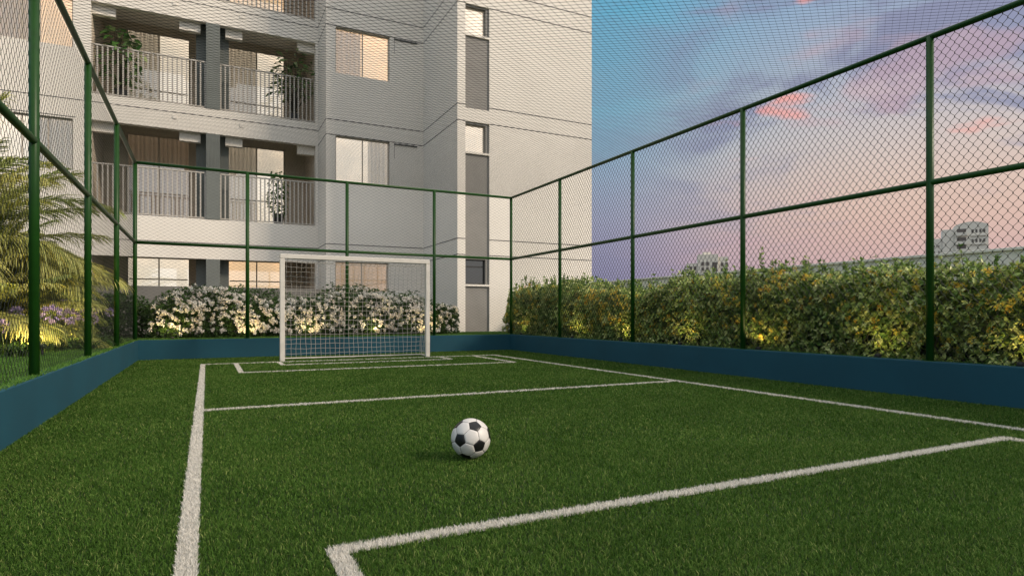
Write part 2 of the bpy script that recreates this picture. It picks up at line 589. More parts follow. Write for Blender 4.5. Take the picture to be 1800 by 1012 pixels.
bands = [(1.2, 2.6, 30000, 0.0030, 0.024), (2.6, 4.2, 19000, 0.0038, 0.024), (4.2, 6.5, 10500, 0.0052, 0.025), (6.5, 9.5, 6000, 0.0075, 0.025), (9.5, 18, 3600, 0.011, 0.025)]
for which, nm, mt, mul in ((0, 'artificial_turf', M['turf'], 1.0), (1, 'line_turf', M['turfline'], 2.4)):
    XS, YS, HS, WS = [], [], [], []
    for d0, d1, dens, w, h in bands:
        def cond(x, y):
            d, r = camdist(x, y)
            ok = (d >= d0) & (d < d1) & (np.abs(r) < d * 1.05 + 0.6)
            il = in_lines(x, y)
            return ok & (il if which else ~il)
        rects = ALLR if which else [(LX, RX, -0.5, BY)]
        for (x0, x1, y0, y1) in rects:
            x, y = scatter(max(x0, LX), min(x1, RX), max(y0, -0.5), min(y1, BY), dens * mul, cond)
            XS.append(x)
            YS.append(y)
            HS.append(h * rng.uniform(0.55, 1.15, len(x)))
            WS.append(w * rng.uniform(0.7, 1.2, len(x)))
    x, y, h, w = map(np.concatenate, (XS, YS, HS, WS))
    lean = rng.uniform(0.2, 0.7 if which else 1.0, len(x))
    V, q, t = blades(x, y, -0.012, h, w, lean)
    rr = np.clip(rng.normal(0.44, 0.24, len(x)) + 0.12 * (clump(x, y) - 0.5), 0, 0.93)
    rr = np.where(rng.random(len(x)) < 0.02, 1.0, rr)
    o = link(nm, npmesh(nm, V, [q, t], rnd=np.repeat(rr, 5)), None, [mt])
    tag(o, ('short green artificial grass blades covering the court', 'white artificial grass blades of the court lines')[which],
        'grass', kind='stuff')

# lawns round the court
XS, YS, HS, WS = [], [], [], []
for (x0, x1, y0, y1, dens, w, h) in ((-2.6, LX - 0.01, 3.5, 8, 7500, 0.007, 0.045), (-3.6, LX - 0.01, 8, 14.6, 5200, 0.009, 0.045), (LX, 7.0, BY + 0.05, 14.7, 5200, 0.010, 0.040),
                                      (5.4, 8.8, 14.7, 15.95, 3500, 0.012, 0.04), (RX + 0.09, RX + 0.45, 0.5, BY, 2500, 0.010, 0.030), (-9, -2.6, 4, 20, 700, 0.014, 0.06)):
    n = int((x1 - x0) * (y1 - y0) * dens)
    XS.append(rng.uniform(x0, x1, n))
    YS.append(rng.uniform(y0, y1, n))
    HS.append(h * rng.uniform(0.5, 1.2, n))
    WS.append(w * rng.uniform(0.7, 1.2, n))
x, y, h, w = map(np.concatenate, (XS, YS, HS, WS))
V, q, t = blades(x, y, GZ - 0.004, h, w, rng.uniform(0.3, 1.1, len(x)))
rr = np.clip(rng.normal(0.5, 0.22, len(x)), 0, 1)
o = link('lawn_grass', npmesh('lawn_grass', V, [q, t], rnd=np.repeat(rr, 5)), None, [M['lawn']])
tag(o, 'bright green lawn grass edging the top of the low blue walls', 'grass', kind='stuff')


# ------------------------------------------------------------------ low blue walls
def low_wall(x0, x1, y0, y1, label):
    o = MB().box(x0, x1, y0, y1, -0.03, 0.375, bev=0.006).build('low_wall', M['blue'])
    tag(o, label, 'low wall')


low_wall(LX - WT, LX, -9, BY, 'low teal blue wall along the left side of the court, edged by lawn')
low_wall(RX, RX + WT, -9, BY, 'low dark blue wall along the right side of the court, below the hedge')
low_wall(LX - WT, RX + WT, BY + 0.001, BY + WT, 'low blue wall across the far end behind the goal')

# ------------------------------------------------------------------ chain-link mesh and fence frames
ZT, ZM = 3.76, 2.24
FX0, FX1, FY = LX - 0.06, RX + 0.07, BY + 0.07


def chainlink(a0, a1, b0, b1, wa, hb, r, to, chamfer=True, e=0.002):
    """zigzag wires running along b, stepping along a; to(a,b,n) maps to xyz arrays"""
    hw = wa / 2
    hh = hb / 2
    nW = int((a1 - a0) / hw)
    nS = int((b1 - b0) / hh)
    k = np.arange(nS + 1)
    if chamfer:
        bb = np.concatenate([[b0 + j * hh - hh * 0.10, b0 + j * hh + hh * 0.10] for j in k])
        kk = np.repeat(k, 2)
        sgn = np.tile([-1.0, 1.0], nS + 1)
    else:
        bb = b0 + k * hh
        kk = k
        sgn = np.zeros(nS + 1)
    Vs, Fs = [], []
    base = 0
    m = len(bb)
    ang = np.array([0.5, 2.6, 4.7])
    for i in range(nW):
        side = (kk + i) % 2
        aa = a0 + i * hw + np.where(side == 0, -e, hw + e)
        nn = np.where(side == 0, -1, 1) * r * 0.6 * (1 if not chamfer else 1) * np.where(sgn == 0, 1, sgn)
        P = np.empty((m, 3, 3))
        for q_, w_ in enumerate(ang):
            P[:, q_] = to(aa + math.cos(w_) * r, bb, nn + math.sin(w_) * r)
        Vs.append(P.reshape(-1, 3))
        s0 = base + np.arange(m - 1) * 3
        for q_ in range(3):
            q2 = (q_ + 1) % 3
            Fs.append(np.stack([s0 + q_, s0 + q2, s0 + q2 + 3, s0 + q_ + 3], 1))
        base += m * 3
    return np.concatenate(Vs), np.concatenate(Fs)


def chain_obj(name, parent, *args, **kw):
    V, F = chainlink(*args, **kw)
    return link(name, npmesh(name, V, [F]), parent, [M['wire']])


st = lambda *a: np.stack(np.broadcast_arrays(*a), -1)
PR, RR = 0.036, 0.031


def post(parent, x, y, top=ZT):
    mb = MB().tube([(x, y, 0.34), (x, y, top)], PR, 16)
    mb.tube([(x, y, GZ + 0.012), (x, y, GZ + 0.022)], PR * 1.5, 16)
    return mb.build('post', M['green_paint'], parent)


def rail(parent, p, q, r=RR):
    return MB().tube([p, q], r, 14).build('rail', M['green_paint'], parent)




def into(parent, *objs):
    for o in objs:
        o.parent = parent
        o.matrix_parent_inverse = Matrix.Translation(-Vector(parent.location))


def fence(loc, label, posts, rails, mesh):
    f = empty('chain_link_fence', loc)
    tag(f, label, 'fence', 'green chain-link fences round the court')
    for (x, y) in posts:
        into(f, post(None, x, y))
    for p, q in rails:
        into(f, rail(None, p, q))
    V, F = mesh
    into(f, link('wire_mesh', npmesh('wire_mesh', V, [F]), None, [M['wire']]))
    return f


xs_back = [FX0, 0.74, 2.75, 4.76, FX1]
fence((2.8, FY, GZ), 'green pipe and wire mesh fence across the far end behind the goal',
      [(x, FY) for x in xs_back],
      [((FX0, FY, ZT), (FX1, FY, ZT)), ((FX0, FY, ZM), (FX1, FY, ZM))],
      chainlink(FX0, FX1, GZ + 0.03, ZT, 0.122, 0.069, 0.0026, lambda a, b, n: st(a, FY + 0.034 + n, b), chamfer=False))
ys_l = [11.0, 8.5, 6.05, 3.6, 1.1, -1.4]
fence((FX0, 6.0, GZ), 'green pipe and wire mesh fence along the left side by the palms',
      [(FX0, y) for y in ys_l],
      [((FX0, FY, ZT), (FX0, -2.0, ZT)), ((FX0, FY, ZM), (FX0, -2.0, ZM))],
      chainlink(1.2, FY, GZ + 0.03, ZT, 0.084, 0.108, 0.0018, lambda a, b, n: st(FX0 - 0.034 - n, a, b)))
ys_r = [11.3, 8.79, 6.29, 3.79, 1.29, -1.2]
fence((FX1, 6.0, GZ), 'green pipe and wire mesh fence along the right side before the flowering hedge',
      [(FX1, y) for y in ys_r],
      [((FX1, FY, ZT), (FX1, -2.0, ZT)), ((FX1, FY, ZM), (FX1, -2.0, ZM))],
      chainlink(0.8, FY, GZ + 0.03, ZT, 0.084, 0.108, 0.0038, lambda a, b, n: st(FX1 + 0.034 + n, a, b)))
V, F = chainlink(FX0, FX1, 1.2, FY, 0.115, 0.076, 0.0020, lambda a, b, n: st(a, b, ZT + 0.034 + n), chamfer=False, e=0.003)
o = link('roof_net', npmesh('roof_net', V, [F]), None, [M['wire']])
tag(o, 'dark wire net stretched flat over the whole court as a ceiling', 'net')

# ------------------------------------------------------------------ goal
GX0, GX1, GY, GH = 1.25, 4.07, 12.10, 1.99
goal = empty('football_goal', ((GX0 + GX1) / 2, GY, 0))
tag(goal, 'white square-post football goal with white net at the far end', 'goal')
pw = 0.043
for x in (GX0, GX1):
    into(goal, MB().box(x - pw, x + pw, GY - pw, GY + pw, -0.015, GH - 2 * pw - 0.001, bev=0.008).build('goal_post', M['white_paint']))
into(goal, MB().box(GX0 - pw, GX1 + pw, GY - pw, GY + pw, GH - 2 * pw, GH, bev=0.008).build('crossbar', M['white_paint']))
DB = 0.42    # depth of the net
into(goal, MB().tube([(GX0, GY + pw, 0.02), (GX0, GY + DB, 0.02), (GX1, GY + DB, 0.02), (GX1, GY + pw, 0.02)], 0.012, 8).build('ground_bar', M['white_paint']))


def net_panel(name, nu, nv, fn, r=0.0032):
    mb = MB()
    P = [[fn(i / nu, j / nv) for j in range(nv + 1)] for i in range(nu + 1)]
    for i in range(nu + 1):
        mb.tube(P[i], r, 4, caps=False)
    for j in range(nv + 1):
        mb.tube([P[i][j] for i in range(nu + 1)], r, 4, caps=False)
    return mb.build(name, M['cord'])


def jit(s, a, b):
    return s * (math.sin(a * 7.1 + b * 3.3) + math.sin(a * 17.0 - b * 11.0) * 0.6)


def fb(u, v):
    x = GX0 + 0.02 + (GX1 - GX0 - 0.04) * u + jit(0.006, u * 9, v * 3)
    sag = 0.05 * math.sin(math.pi * u) + 0.03
    z = (GH - 0.10 - sag * 0.4) * (1 - v) + 0.015 * v + jit(0.006, v * 5, u * 8)
    y = GY + 0.36 + 0.10 * math.sin(math.pi * v) * math.sin(math.pi * u) ** 0.5 + 0.06 * v + jit(0.012, u * 3, v * 4)
    return (x, y, z)


def ft(u, v):
    p0 = (GX0 + 0.02 + (GX1 - GX0 - 0.04) * u, GY + 0.045, GH - 0.05)
    p1 = fb(u, 0)
    sag = -0.05 * math.sin(math.pi * v) * (0.5 + 0.5 * math.sin(math.pi * u))
    return tuple(a_ + (b_ - a_) * v for a_, b_ in zip(p0, p1))[:2] + (p0[2] + (p1[2] - p0[2]) * v + sag,)


def fs(xside):
    def f(u, v):
        p1 = fb(0 if xside == GX0 else 1, v)
        p0 = (xside, GY + 0.045, (GH - 0.10) * (1 - v) + 0.015 * v)
        return tuple(a_ + (b_ - a_) * u + (0.02 * math.sin(3 * v * math.pi + u * 4) if k == 0 else 0) * math.sin(math.pi * u) for k, (a_, b_) in enumerate(zip(p0, p1)))
    return f


into(goal, net_panel('back_net', 30, 20, fb), net_panel('top_net', 30, 5, ft),
     net_panel('side_net', 5, 20, fs(GX0)), net_panel('side_net', 5, 20, fs(GX1)))


# ------------------------------------------------------------------ ball
def make_ball(loc, rad):
    ph = (1 + 5 ** 0.5) / 2
    ico = []
    for s1 in (-1, 1):
        for s2 in (-1, 1):
            ico += [(0, s1, s2 * ph), (s1, s2 * ph, 0), (s2 * ph, 0, s1)]
    ico = np.array(ico, float)
    ico /= np.linalg.norm(ico[0])
    # three mutually adjacent vertices -> directions measured on the ball (camera space)
    adj = lambda i, j: abs(ico[i] @ ico[j] - 0.4472) < 0.01
    tri = next((i, j, k) for i in range(12) for j in range(12) for k in range(12)
               if adj(i, j) and adj(j, k) and adj(i, k) and np.linalg.det(ico[[i, j, k]]) > 0)
    # view frame at the ball
    C = Vector(loc)
    eye = Vector((0, 0, H))
    f = (C - eye).normalized()
    rt = f.cross(Vector((0, 0, 1))).normalized()
    up = rt.cross(f)
    W = []
    for (a_, b_, c__) in ((-0.55, -0.09, 0.83), (0.44, -0.39, 0.81), (0.22, 0.62, 0.75)):
        W.append((rt * a_ + up * b_ - f * c__).normalized())
    W = np.array([list(w) for w in W])
    if np.linalg.det(W) < 0:
        tri = (tri[1], tri[0], tri[2])
    A = ico[list(tri)]
    U, S, Vt = np.linalg.svd(A.T @ W)
    dd = np.sign(np.linalg.det(U @ Vt))
    Rm = U @ np.diag([1, 1, dd]) @ Vt
    # truncated icosahedron faces: pentagon per vertex, hexagon per face
    I3 = [(i, j, k) for i in range(12) for j in range(i + 1, 12) for k in range(j + 1, 12) if adj(i, j) and adj(j, k) and adj(i, k)]
    pt = lambda i, j: ico[i] * 2 / 3 + ico[j] / 3
    faces = []

    def order(c, pts):
        c = c / np.linalg.norm(c)
        u = pts[0] - c * (pts[0] @ c)
        u /= np.linalg.norm(u)
        w = np.cross(c, u)
        return sorted(pts, key=lambda p: math.atan2(p @ w, p @ u))
    for i in range(12):
        pts = [pt(i, j) for j in range(12) if j != i and adj(i, j)]
        faces.append((1, ico[i], order(ico[i], pts)))
    for (i, j, k) in I3:
        c = (ico[i] + ico[j] + ico[k]) / 3
        pts = [pt(*q) for q in ((i, j), (j, i), (j, k), (k, j), (k, i), (i, k))]
        faces.append((0, c, order(c, pts)))
    mb = MB()
    N = 9
    for mi, c, pts in faces:
        c0 = sum(pts) / len(pts)
        for a_ in range(len(pts)):
            p, q = pts[a_], pts[(a_ + 1) % len(pts)]
            vs_, ids = [], {}
            for u in range(N + 1):
                for v in range(N + 1 - u):
                    tu = u / N
                    tv = v / N
                    P = c0 + (p - c0) * tu + (q - c0) * tv
                    edge = 1 - (tu + tv)      # distance from rim, 0 at seam
                    P = P / np.linalg.norm(P)
                    k_ = 1.0 - 0.020 * math.exp(-edge * 16)
                    ids[(u, v)] = len(vs_)
                    vs_.append(P @ Rm * rad * k_)
            rim, inner = [], []
            for u in range(N):
                for v in range(N - u):
                    (inner if u + v < N - 1 or True else rim).append((ids[(u, v)], ids[(u + 1, v)], ids[(u, v + 1)]))
                    if u + v < N - 1:
                        inner.append((ids[(u + 1, v)], ids[(u + 1, v + 1)], ids[(u, v + 1)]))
            mb.add(vs_, inner, mi, True)
            # thin dark thread in the seam
            sv = []
            for t_ in np.linspace(0, 1, 7):
                P = p + (q - p) * t_
                sv.append(Vector(P / np.linalg.norm(P) @ Rm * rad * 0.9805))
            mb.tube(sv, 0.0013, 5, 2, caps=False)
    o = mb.build('football', [M['ballw'], M['ballb'], M['seam']])
    o.location = loc
    return tag(o, 'black and white panelled football lying on the turf in front of the goal', 'ball')


make_ball((1.42, 3.41, 0.118), 0.119)


# ------------------------------------------------------------------ foliage helpers
def norm(v):
    return v / np.maximum(np.linalg.norm(v, axis=-1, keepdims=True), 1e-9)


def leaves(P, D, L, Wd, up=None, curl=0.25):
    """one folded leaf at each P pointing along D (n,3), length L, width Wd"""
    n = len(P)
    ref = rng.normal(size=(n, 3)) * 0.6 + np.array([0, 0, 1.0]) if up is None else up
    S = norm(np.cross(D, ref))
    N = np.cross(S, D)
    L = np.broadcast_to(L, n)[:, None]
    Wd = np.broadcast_to(Wd, n)[:, None]
    V = np.empty((n, 6, 3))
    V[:, 0] = P
    V[:, 1] = P + D * L * 0.42 + S * Wd / 2 + N * L * 0.05
    V[:, 2] = P + D * L * 0.45 - N * L * 0.04
    V[:, 3] = P + D * L * 0.42 - S * Wd / 2 + N * L * 0.05
    V[:, 4] = P + D * L - N * L * curl
    V[:, 5] = P + D * L * 0.75 - N * L * (curl * 0.45)
    b = np.arange(n)[:, None] * 6
    F = np.concatenate([b + [0, 1, 2], b + [0, 2, 3]])
    Q = np.concatenate([b + [1, 4, 5, 2], b + [3, 2, 5, 4]])
    return V.reshape(-1, 3), F, Q


def rosettes(P, N, size, k, spread=0.9):
    """k leaves around each tip"""
    n = len(P)
    Nn = norm(N)
    ref = norm(np.cross(Nn, rng.normal(size=(n, 3))))
    bi = np.cross(Nn, ref)
    PP, DD, LL = [], [], []
    for i in range(k):
        a = 2 * np.pi * i / k + rng.uniform(-0.4, 0.4, n)
        tilt = spread * rng.uniform(0.5, 1.3, n)
        D = Nn * np.cos(tilt)[:, None] + (ref * np.cos(a)[:, None] + bi * np.sin(a)[:, None]) * np.sin(tilt)[:, None]
        PP.append(P)
        DD.append(norm(D))
        LL.append(size * rng.uniform(0.7, 1.2, n))
    return np.concatenate(PP), np.concatenate(DD), np.concatenate(LL)


def leaf_mesh(name, P, D, L, wr, rr, mt, parent, curl=0.25):
    V, F, Q = leaves(P, D, L, L * wr, curl=curl)
    return link(name, npmesh(name, V, [F, Q], rnd=np.repeat(rr, 6)), parent, [mt])


def bumps(a, b, ph, s=1.0):
    return s * (0.55 * np.sin(a * 1.7 + ph) + 0.4 * np.sin(a * 3.9 + b * 2.1 + ph * 2) + 0.3 * np.sin(a * 7.3 - b * 3.7 + ph * 3) + 0.2 * np.sin(b * 6.1 + a * 1.3))


def hedge_surface(n, s0, s1, c, half, ztop, ph, bump, depth, side):
    """points on a rounded hedge section running along axis s; cross axis t centre c; returns s,t,z,normal"""
    s = rng.uniform(s0, s1, n)
    th = rng.uniform(-0.10, np.pi + 0.10, n)      # 0 = towards -side ... pi
    z0 = GZ
    hgt = ztop(s) - z0
    ct, sn = np.cos(th), np.sin(th)
    ex = 0.5
    tt = np.sign(ct) * np.abs(ct) ** ex * half
    zz = np.sign(sn) * np.abs(sn) ** ex
    end = np.minimum(np.clip((s - s0) / 0.5, 0, 1), np.clip((s1 - s) / 0.5, 0, 1)) ** 0.5
    b = bumps(s, th * 1.5, ph, bump)
    k = 1 - depth * rng.random(n) ** 1.6
    r = (1 + b) * k
    return s, c + tt * r * (0.4 + 0.6 * end), z0 + np.maximum(zz, 0.0) * hgt * r * (0.55 + 0.45 * end) + (zz < 0) * 0.02, ct, sn, k


# ------------------------------------------------------------------ right hedge (runs along Y)
def right_hedge():
    h = empty('flowering_hedge', (7.6, 7.5, GZ))
    tag(h, 'long leafy hedge with yellow and orange blossom behind the right fence', 'hedge')
    ztop = lambda s: 1.41 + 0.07 * np.sin(s * 1.1 + 0.5) + 0.045 * np.sin(s * 3.3) + 0.03 * np.sin(s * 7.9 + 1) + 0.10 * np.clip(s - 10.5, 0, 4) / 2
    n = 15500
    s, t, z, ct, sn, k = hedge_surface(n, 0.6, 14.9, 7.72, 0.72, ztop, 0.7, 0.10, 0.42, -1)
    P = np.stack([t, s, z], 1)
    lo = z < GZ + 0.35
    extra = P[lo]
    N = np.stack([ct, rng.normal(0, 0.5, n), sn * 0.9 + 0.25], 1) + rng.normal(0, 0.35, (n, 3))
    PP, DD, LL = rosettes(P, N, 0.068, 6)
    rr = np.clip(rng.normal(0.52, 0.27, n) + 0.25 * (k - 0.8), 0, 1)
    rr = np.tile(rr, 6)
    # front skirt: fill the face that looks to the court
    m = 7600
    ys = rng.uniform(0.6, 14.8, m)
    zs = GZ + (ztop(ys) - GZ) * rng.random(m) ** 0.9 * 0.95
    xs = 7.10 + 0.13 * bumps(ys, zs * 2.2, 0.7, 1) + rng.random(m) ** 1.5 * 0.30 + np.clip((zs - 1.1), 0, 1) * 0.5
    xs = np.maximum(xs, FX1 + 0.13)
    P2 = np.stack([xs, ys, zs], 1)
    N2 = np.stack([-np.ones(m), rng.normal(0, 0.5, m), 0.35 + rng.normal(0, 0.4, m)], 1)
    A, B, C = rosettes(P2, N2, 0.074, 6)
    r2 = np.tile(np.clip(rng.normal(0.52, 0.27, m), 0, 1), 6)
    # shoots standing out of the top
    sh = 330
    sy = rng.uniform(0.8, 14.7, sh)
    sx = rng.uniform(7.15, 8.1, sh)
    hh = rng.uniform(0.06, 0.22, sh) * np.where(rng.random(sh) < 0.08, 1.7, 1)
    stems = MB()
    SP = []
    for x_, y_, h_ in zip(sx, sy, hh):
        zt = float(ztop(np.array([y_]))[0]) - 0.05
        lx, ly = random.uniform(-0.05, 0.05), random.uniform(-0.05, 0.05)
        stems.tube([(x_, y_, zt - 0.15), (x_ + lx, y_ + ly, zt + h_)], [0.004, 0.002], 4, caps=False)
        for q in np.linspace(0.1, 1, 5):
            SP.append((x_ + lx * q, y_ + ly * q, zt + h_ * q))
    SP = np.array(SP)
    A3, B3, C3 = rosettes(SP, np.tile([0, 0, 1.0], (len(SP), 1)) + rng.normal(0, 0.3, (len(SP), 3)), 0.060, 4, 0.8)
    r3 = np.tile(np.clip(rng.normal(0.35, 0.15, len(SP)), 0, 1), 4)
    fol = leaf_mesh('foliage', np.concatenate([PP, A, A3]), np.concatenate([DD, B, B3]), np.concatenate([LL, C, C3]), 0.50,
                    np.concatenate([rr, r2, r3]), M['hedgeleaf'], None)
    # branches inside: many crooked twigs so that gaps show dark wood
    for i in range(420):
        y_ = random.uniform(0.8, 14.6)
        x_ = random.uniform(7.25, 8.0)
        p = [Vector((x_, y_, GZ - 0.02))]
        for q in range(4):
            p.append(p[-1] + Vector((random.uniform(-0.13, 0.10), random.uniform(-0.12, 0.12), random.uniform(0.16, 0.27))))
        stems.tube(p, [0.012, 0.010, 0.008, 0.006, 0.003], 5, caps=False)
    st_ = stems.build('branches', M['twig'])
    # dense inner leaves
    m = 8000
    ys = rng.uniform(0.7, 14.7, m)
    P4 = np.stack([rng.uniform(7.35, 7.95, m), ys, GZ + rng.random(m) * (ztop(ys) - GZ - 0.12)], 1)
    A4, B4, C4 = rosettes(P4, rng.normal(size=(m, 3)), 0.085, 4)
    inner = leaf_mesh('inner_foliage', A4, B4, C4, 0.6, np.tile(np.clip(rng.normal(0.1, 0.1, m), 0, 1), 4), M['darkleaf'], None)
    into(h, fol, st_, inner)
    # blossom: clusters of small petals
    nf = 1250
    ys = rng.uniform(0.8, 14.6, nf)
    u = rng.random(nf) ** 0.75
    zs = GZ + 0.12 + (ztop(ys) - GZ - 0.10) * u
    patch = clump(ys * 1.0, zs * 1.4, 2.2)
    keep = rng.random(nf) < 0.25 + 0.75 * patch
    ys, zs = ys[keep], zs[keep]
    xs = 7.06 + 0.13 * bumps(ys, zs * 2.2, 0.7, 1) + np.clip((zs - 1.1), 0, 1) * 0.55
    xs = np.maximum(xs, FX1 + 0.10)
    o_ = np.argsort(ys)
    blooms(h, np.stack([xs, ys, zs], 1)[o_], np.array([-1, 0, 0.4]), 0.034, 20, 0.022, M['orange'], 100)


def bloom_mesh(name, C, Nrm, rad, petals, psize, mt):
    """flower heads: small petals over a dome round each centre"""
    n = len(C)
    D = norm(rng.normal(size=(n * petals, 3)) + np.repeat(np.broadcast_to(Nrm, (n, 3)), petals, 0) * 0.9)
    sc_ = np.repeat(rng.uniform(0.65, 1.2, n), petals)[:, None]
    P = np.repeat(C, petals, 0) + D * rad * sc_ * rng.uniform(0.6, 1.0, (n * petals, 1))
    D2 = norm(D + rng.normal(0, 0.8, D.shape))
    rr = np.clip(np.repeat(rng.random(n), petals) + rng.normal(0, 0.12, n * petals), 0, 1)
    V, F, Q = leaves(P, D2, psize * rng.uniform(0.7, 1.2, len(P)), psize * 0.9, curl=0.1)
    return npmesh(name, V, [F, Q], rnd=np.repeat(rr, 6))


def blooms(parent, C, Nrm, rad, petals, psize, mt, nind):
    """the nind nearest flower heads as parts, the rest as one"""
    for i in range(min(nind, len(C))):
        me = bloom_mesh('blossom', C[i:i + 1] * 0, Nrm, rad, petals, psize, mt)
        o_ = link('blossom', me, None, [mt])
        o_.location = C[i]
        into(parent, o_)
    if len(C) > nind:
        o_ = link('more_blossom', bloom_mesh('more_blossom', C[nind:], Nrm, rad, petals, psize, mt), None, [mt])
        tag(o_, kind='stuff')
        into(parent, o_)


right_hedge()


# ------------------------------------------------------------------ white flowering hedge (runs along X)
def bush_row(name, label, x0, x1, yc, half, ztop, nros, leafm, ph, flowers=0, size=0.055, bump=0.12):
    h = empty(name, ((x0 + x1) / 2, yc, GZ))
    tag(h, label, 'hedge' if x1 - x0 > 2 else 'shrub')
    s, t, z, ct, sn, k = hedge_surface(nros, x0, x1, yc, half, ztop, ph, bump, 0.45, -1)
    P = np.stack([s, t, z], 1)
    N = np.stack([rng.normal(0, 0.5, nros), ct, sn * 0.9 + 0.2], 1) + rng.normal(0, 0.4, (nros, 3))
    A, B, C = rosettes(P, N, size, 5)
    rr = np.tile(np.clip(rng.normal(0.45, 0.22, nros), 0, 1), 5)
    m = nros // 2
    sx = rng.uniform(x0 + 0.08, x1 - 0.08, m)
    sz = GZ + rng.random(m) * (ztop(sx) - GZ) * 0.75
    sy = yc - half * (0.93 + 0.16 * bumps(sx, sz * 2.5, ph, 1)) + rng.random(m) ** 1.5 * 0.3
    A2, B2, C2 = rosettes(np.stack([sx, sy, sz], 1), np.stack([rng.normal(0, 0.5, m), -np.ones(m), 0.3 + rng.normal(0, 0.4, m)], 1), size, 5)
    into(h, leaf_mesh('foliage', np.concatenate([A, A2]), np.concatenate([B, B2]), np.concatenate([C, C2]), 0.55,
                      np.concatenate([rr, np.tile(np.clip(rng.normal(0.45, 0.22, m), 0, 1), 5)]), leafm, None))
    st_ = MB()
    for i in range(int((x1 - x0) * 30)):
        x_ = random.uniform(x0 + 0.25, x1 - 0.25)
        p = [Vector((x_, yc + random.uniform(-half * 0.5, half * 0.5), GZ - 0.02))]
        zt = float(ztop(np.array([x_]))[0]) - GZ
        for q in range(4):
            p.append(p[-1] + Vector((random.uniform(-0.1, 0.1), random.uniform(-0.1, 0.1), zt * random.uniform(0.15, 0.21))))
        st_.tube(p, [0.011, 0.009, 0.007, 0.005, 0.003], 5, caps=False)
    into(h, st_.build('branches', M['twig']))
    if flowers:
        m = flowers
        s, t, z, ct, sn, k = hedge_surface(m * 3, x0 + 0.1, x1 - 0.05, yc, half * 1.03, ztop, ph, bump, 0.05, -1)
        kk = (ct < 0.3) & (z > GZ + 0.12)
        kk &= rng.random(len(s)) < 0.35 + 0.65 * clump(s * 1.3, z * 1.8, 3.0)
        C_ = np.stack([s, t - 0.03, z], 1)[kk][:m * 2 // 3]
        fx = rng.uniform(x0 + 0.1, x1 - 0.1, m * 2 // 3)
        fz = GZ + 0.1 + rng.random(len(fx)) * (ztop(fx) - GZ - 0.1) * 0.75
        fy = yc - half * (1.0 + 0.16 * bumps(fx, fz * 2.5, ph, 1))
        k2 = rng.random(len(fx)) < 0.3 + 0.7 * clump(fx * 1.3, fz * 1.8, 3.0)
        C_ = np.concatenate([C_, np.stack([fx, fy, fz], 1)[k2]])
        o_ = np.argsort(-C_[:, 2] + 0.3 * rng.random(len(C_)))
        blooms(h, C_[o_], np.array([0, -1, 0.35]), 0.036, 22, 0.037, M['whitepetal'], 100)
    return h


bush_row('flowering_hedge', 'rounded hedge full of white blossom behind the goal and far fence', -1.15, 5.75, 14.85, 0.55,
         lambda s: 1.30 + 0.09 * np.sin(s * 2.0 + 1.6) + 0.05 * np.sin(s * 4.4), 9500, M['darkleaf'], 2.1, flowers=760)
bush_row('shrub', 'dark green shrub mass at the far left corner beside the palms', -4.2, -1.05, 15.9, 0.55,
         lambda s: 1.33 + 0.07 * np.sin(s * 3.1), 3600, M['darkleaf'], 0.3)
bush_row('shrub', 'dark green clipped hedge rising behind the white blossom hedge', 0.2, 5.6, 16.3, 0.45,
         lambda s: 1.50 + 0.08 * np.sin(s * 2.3 + 0.5) + 0.05 * np.sin(s * 5), 4200, M['darkleaf'], 1.3)


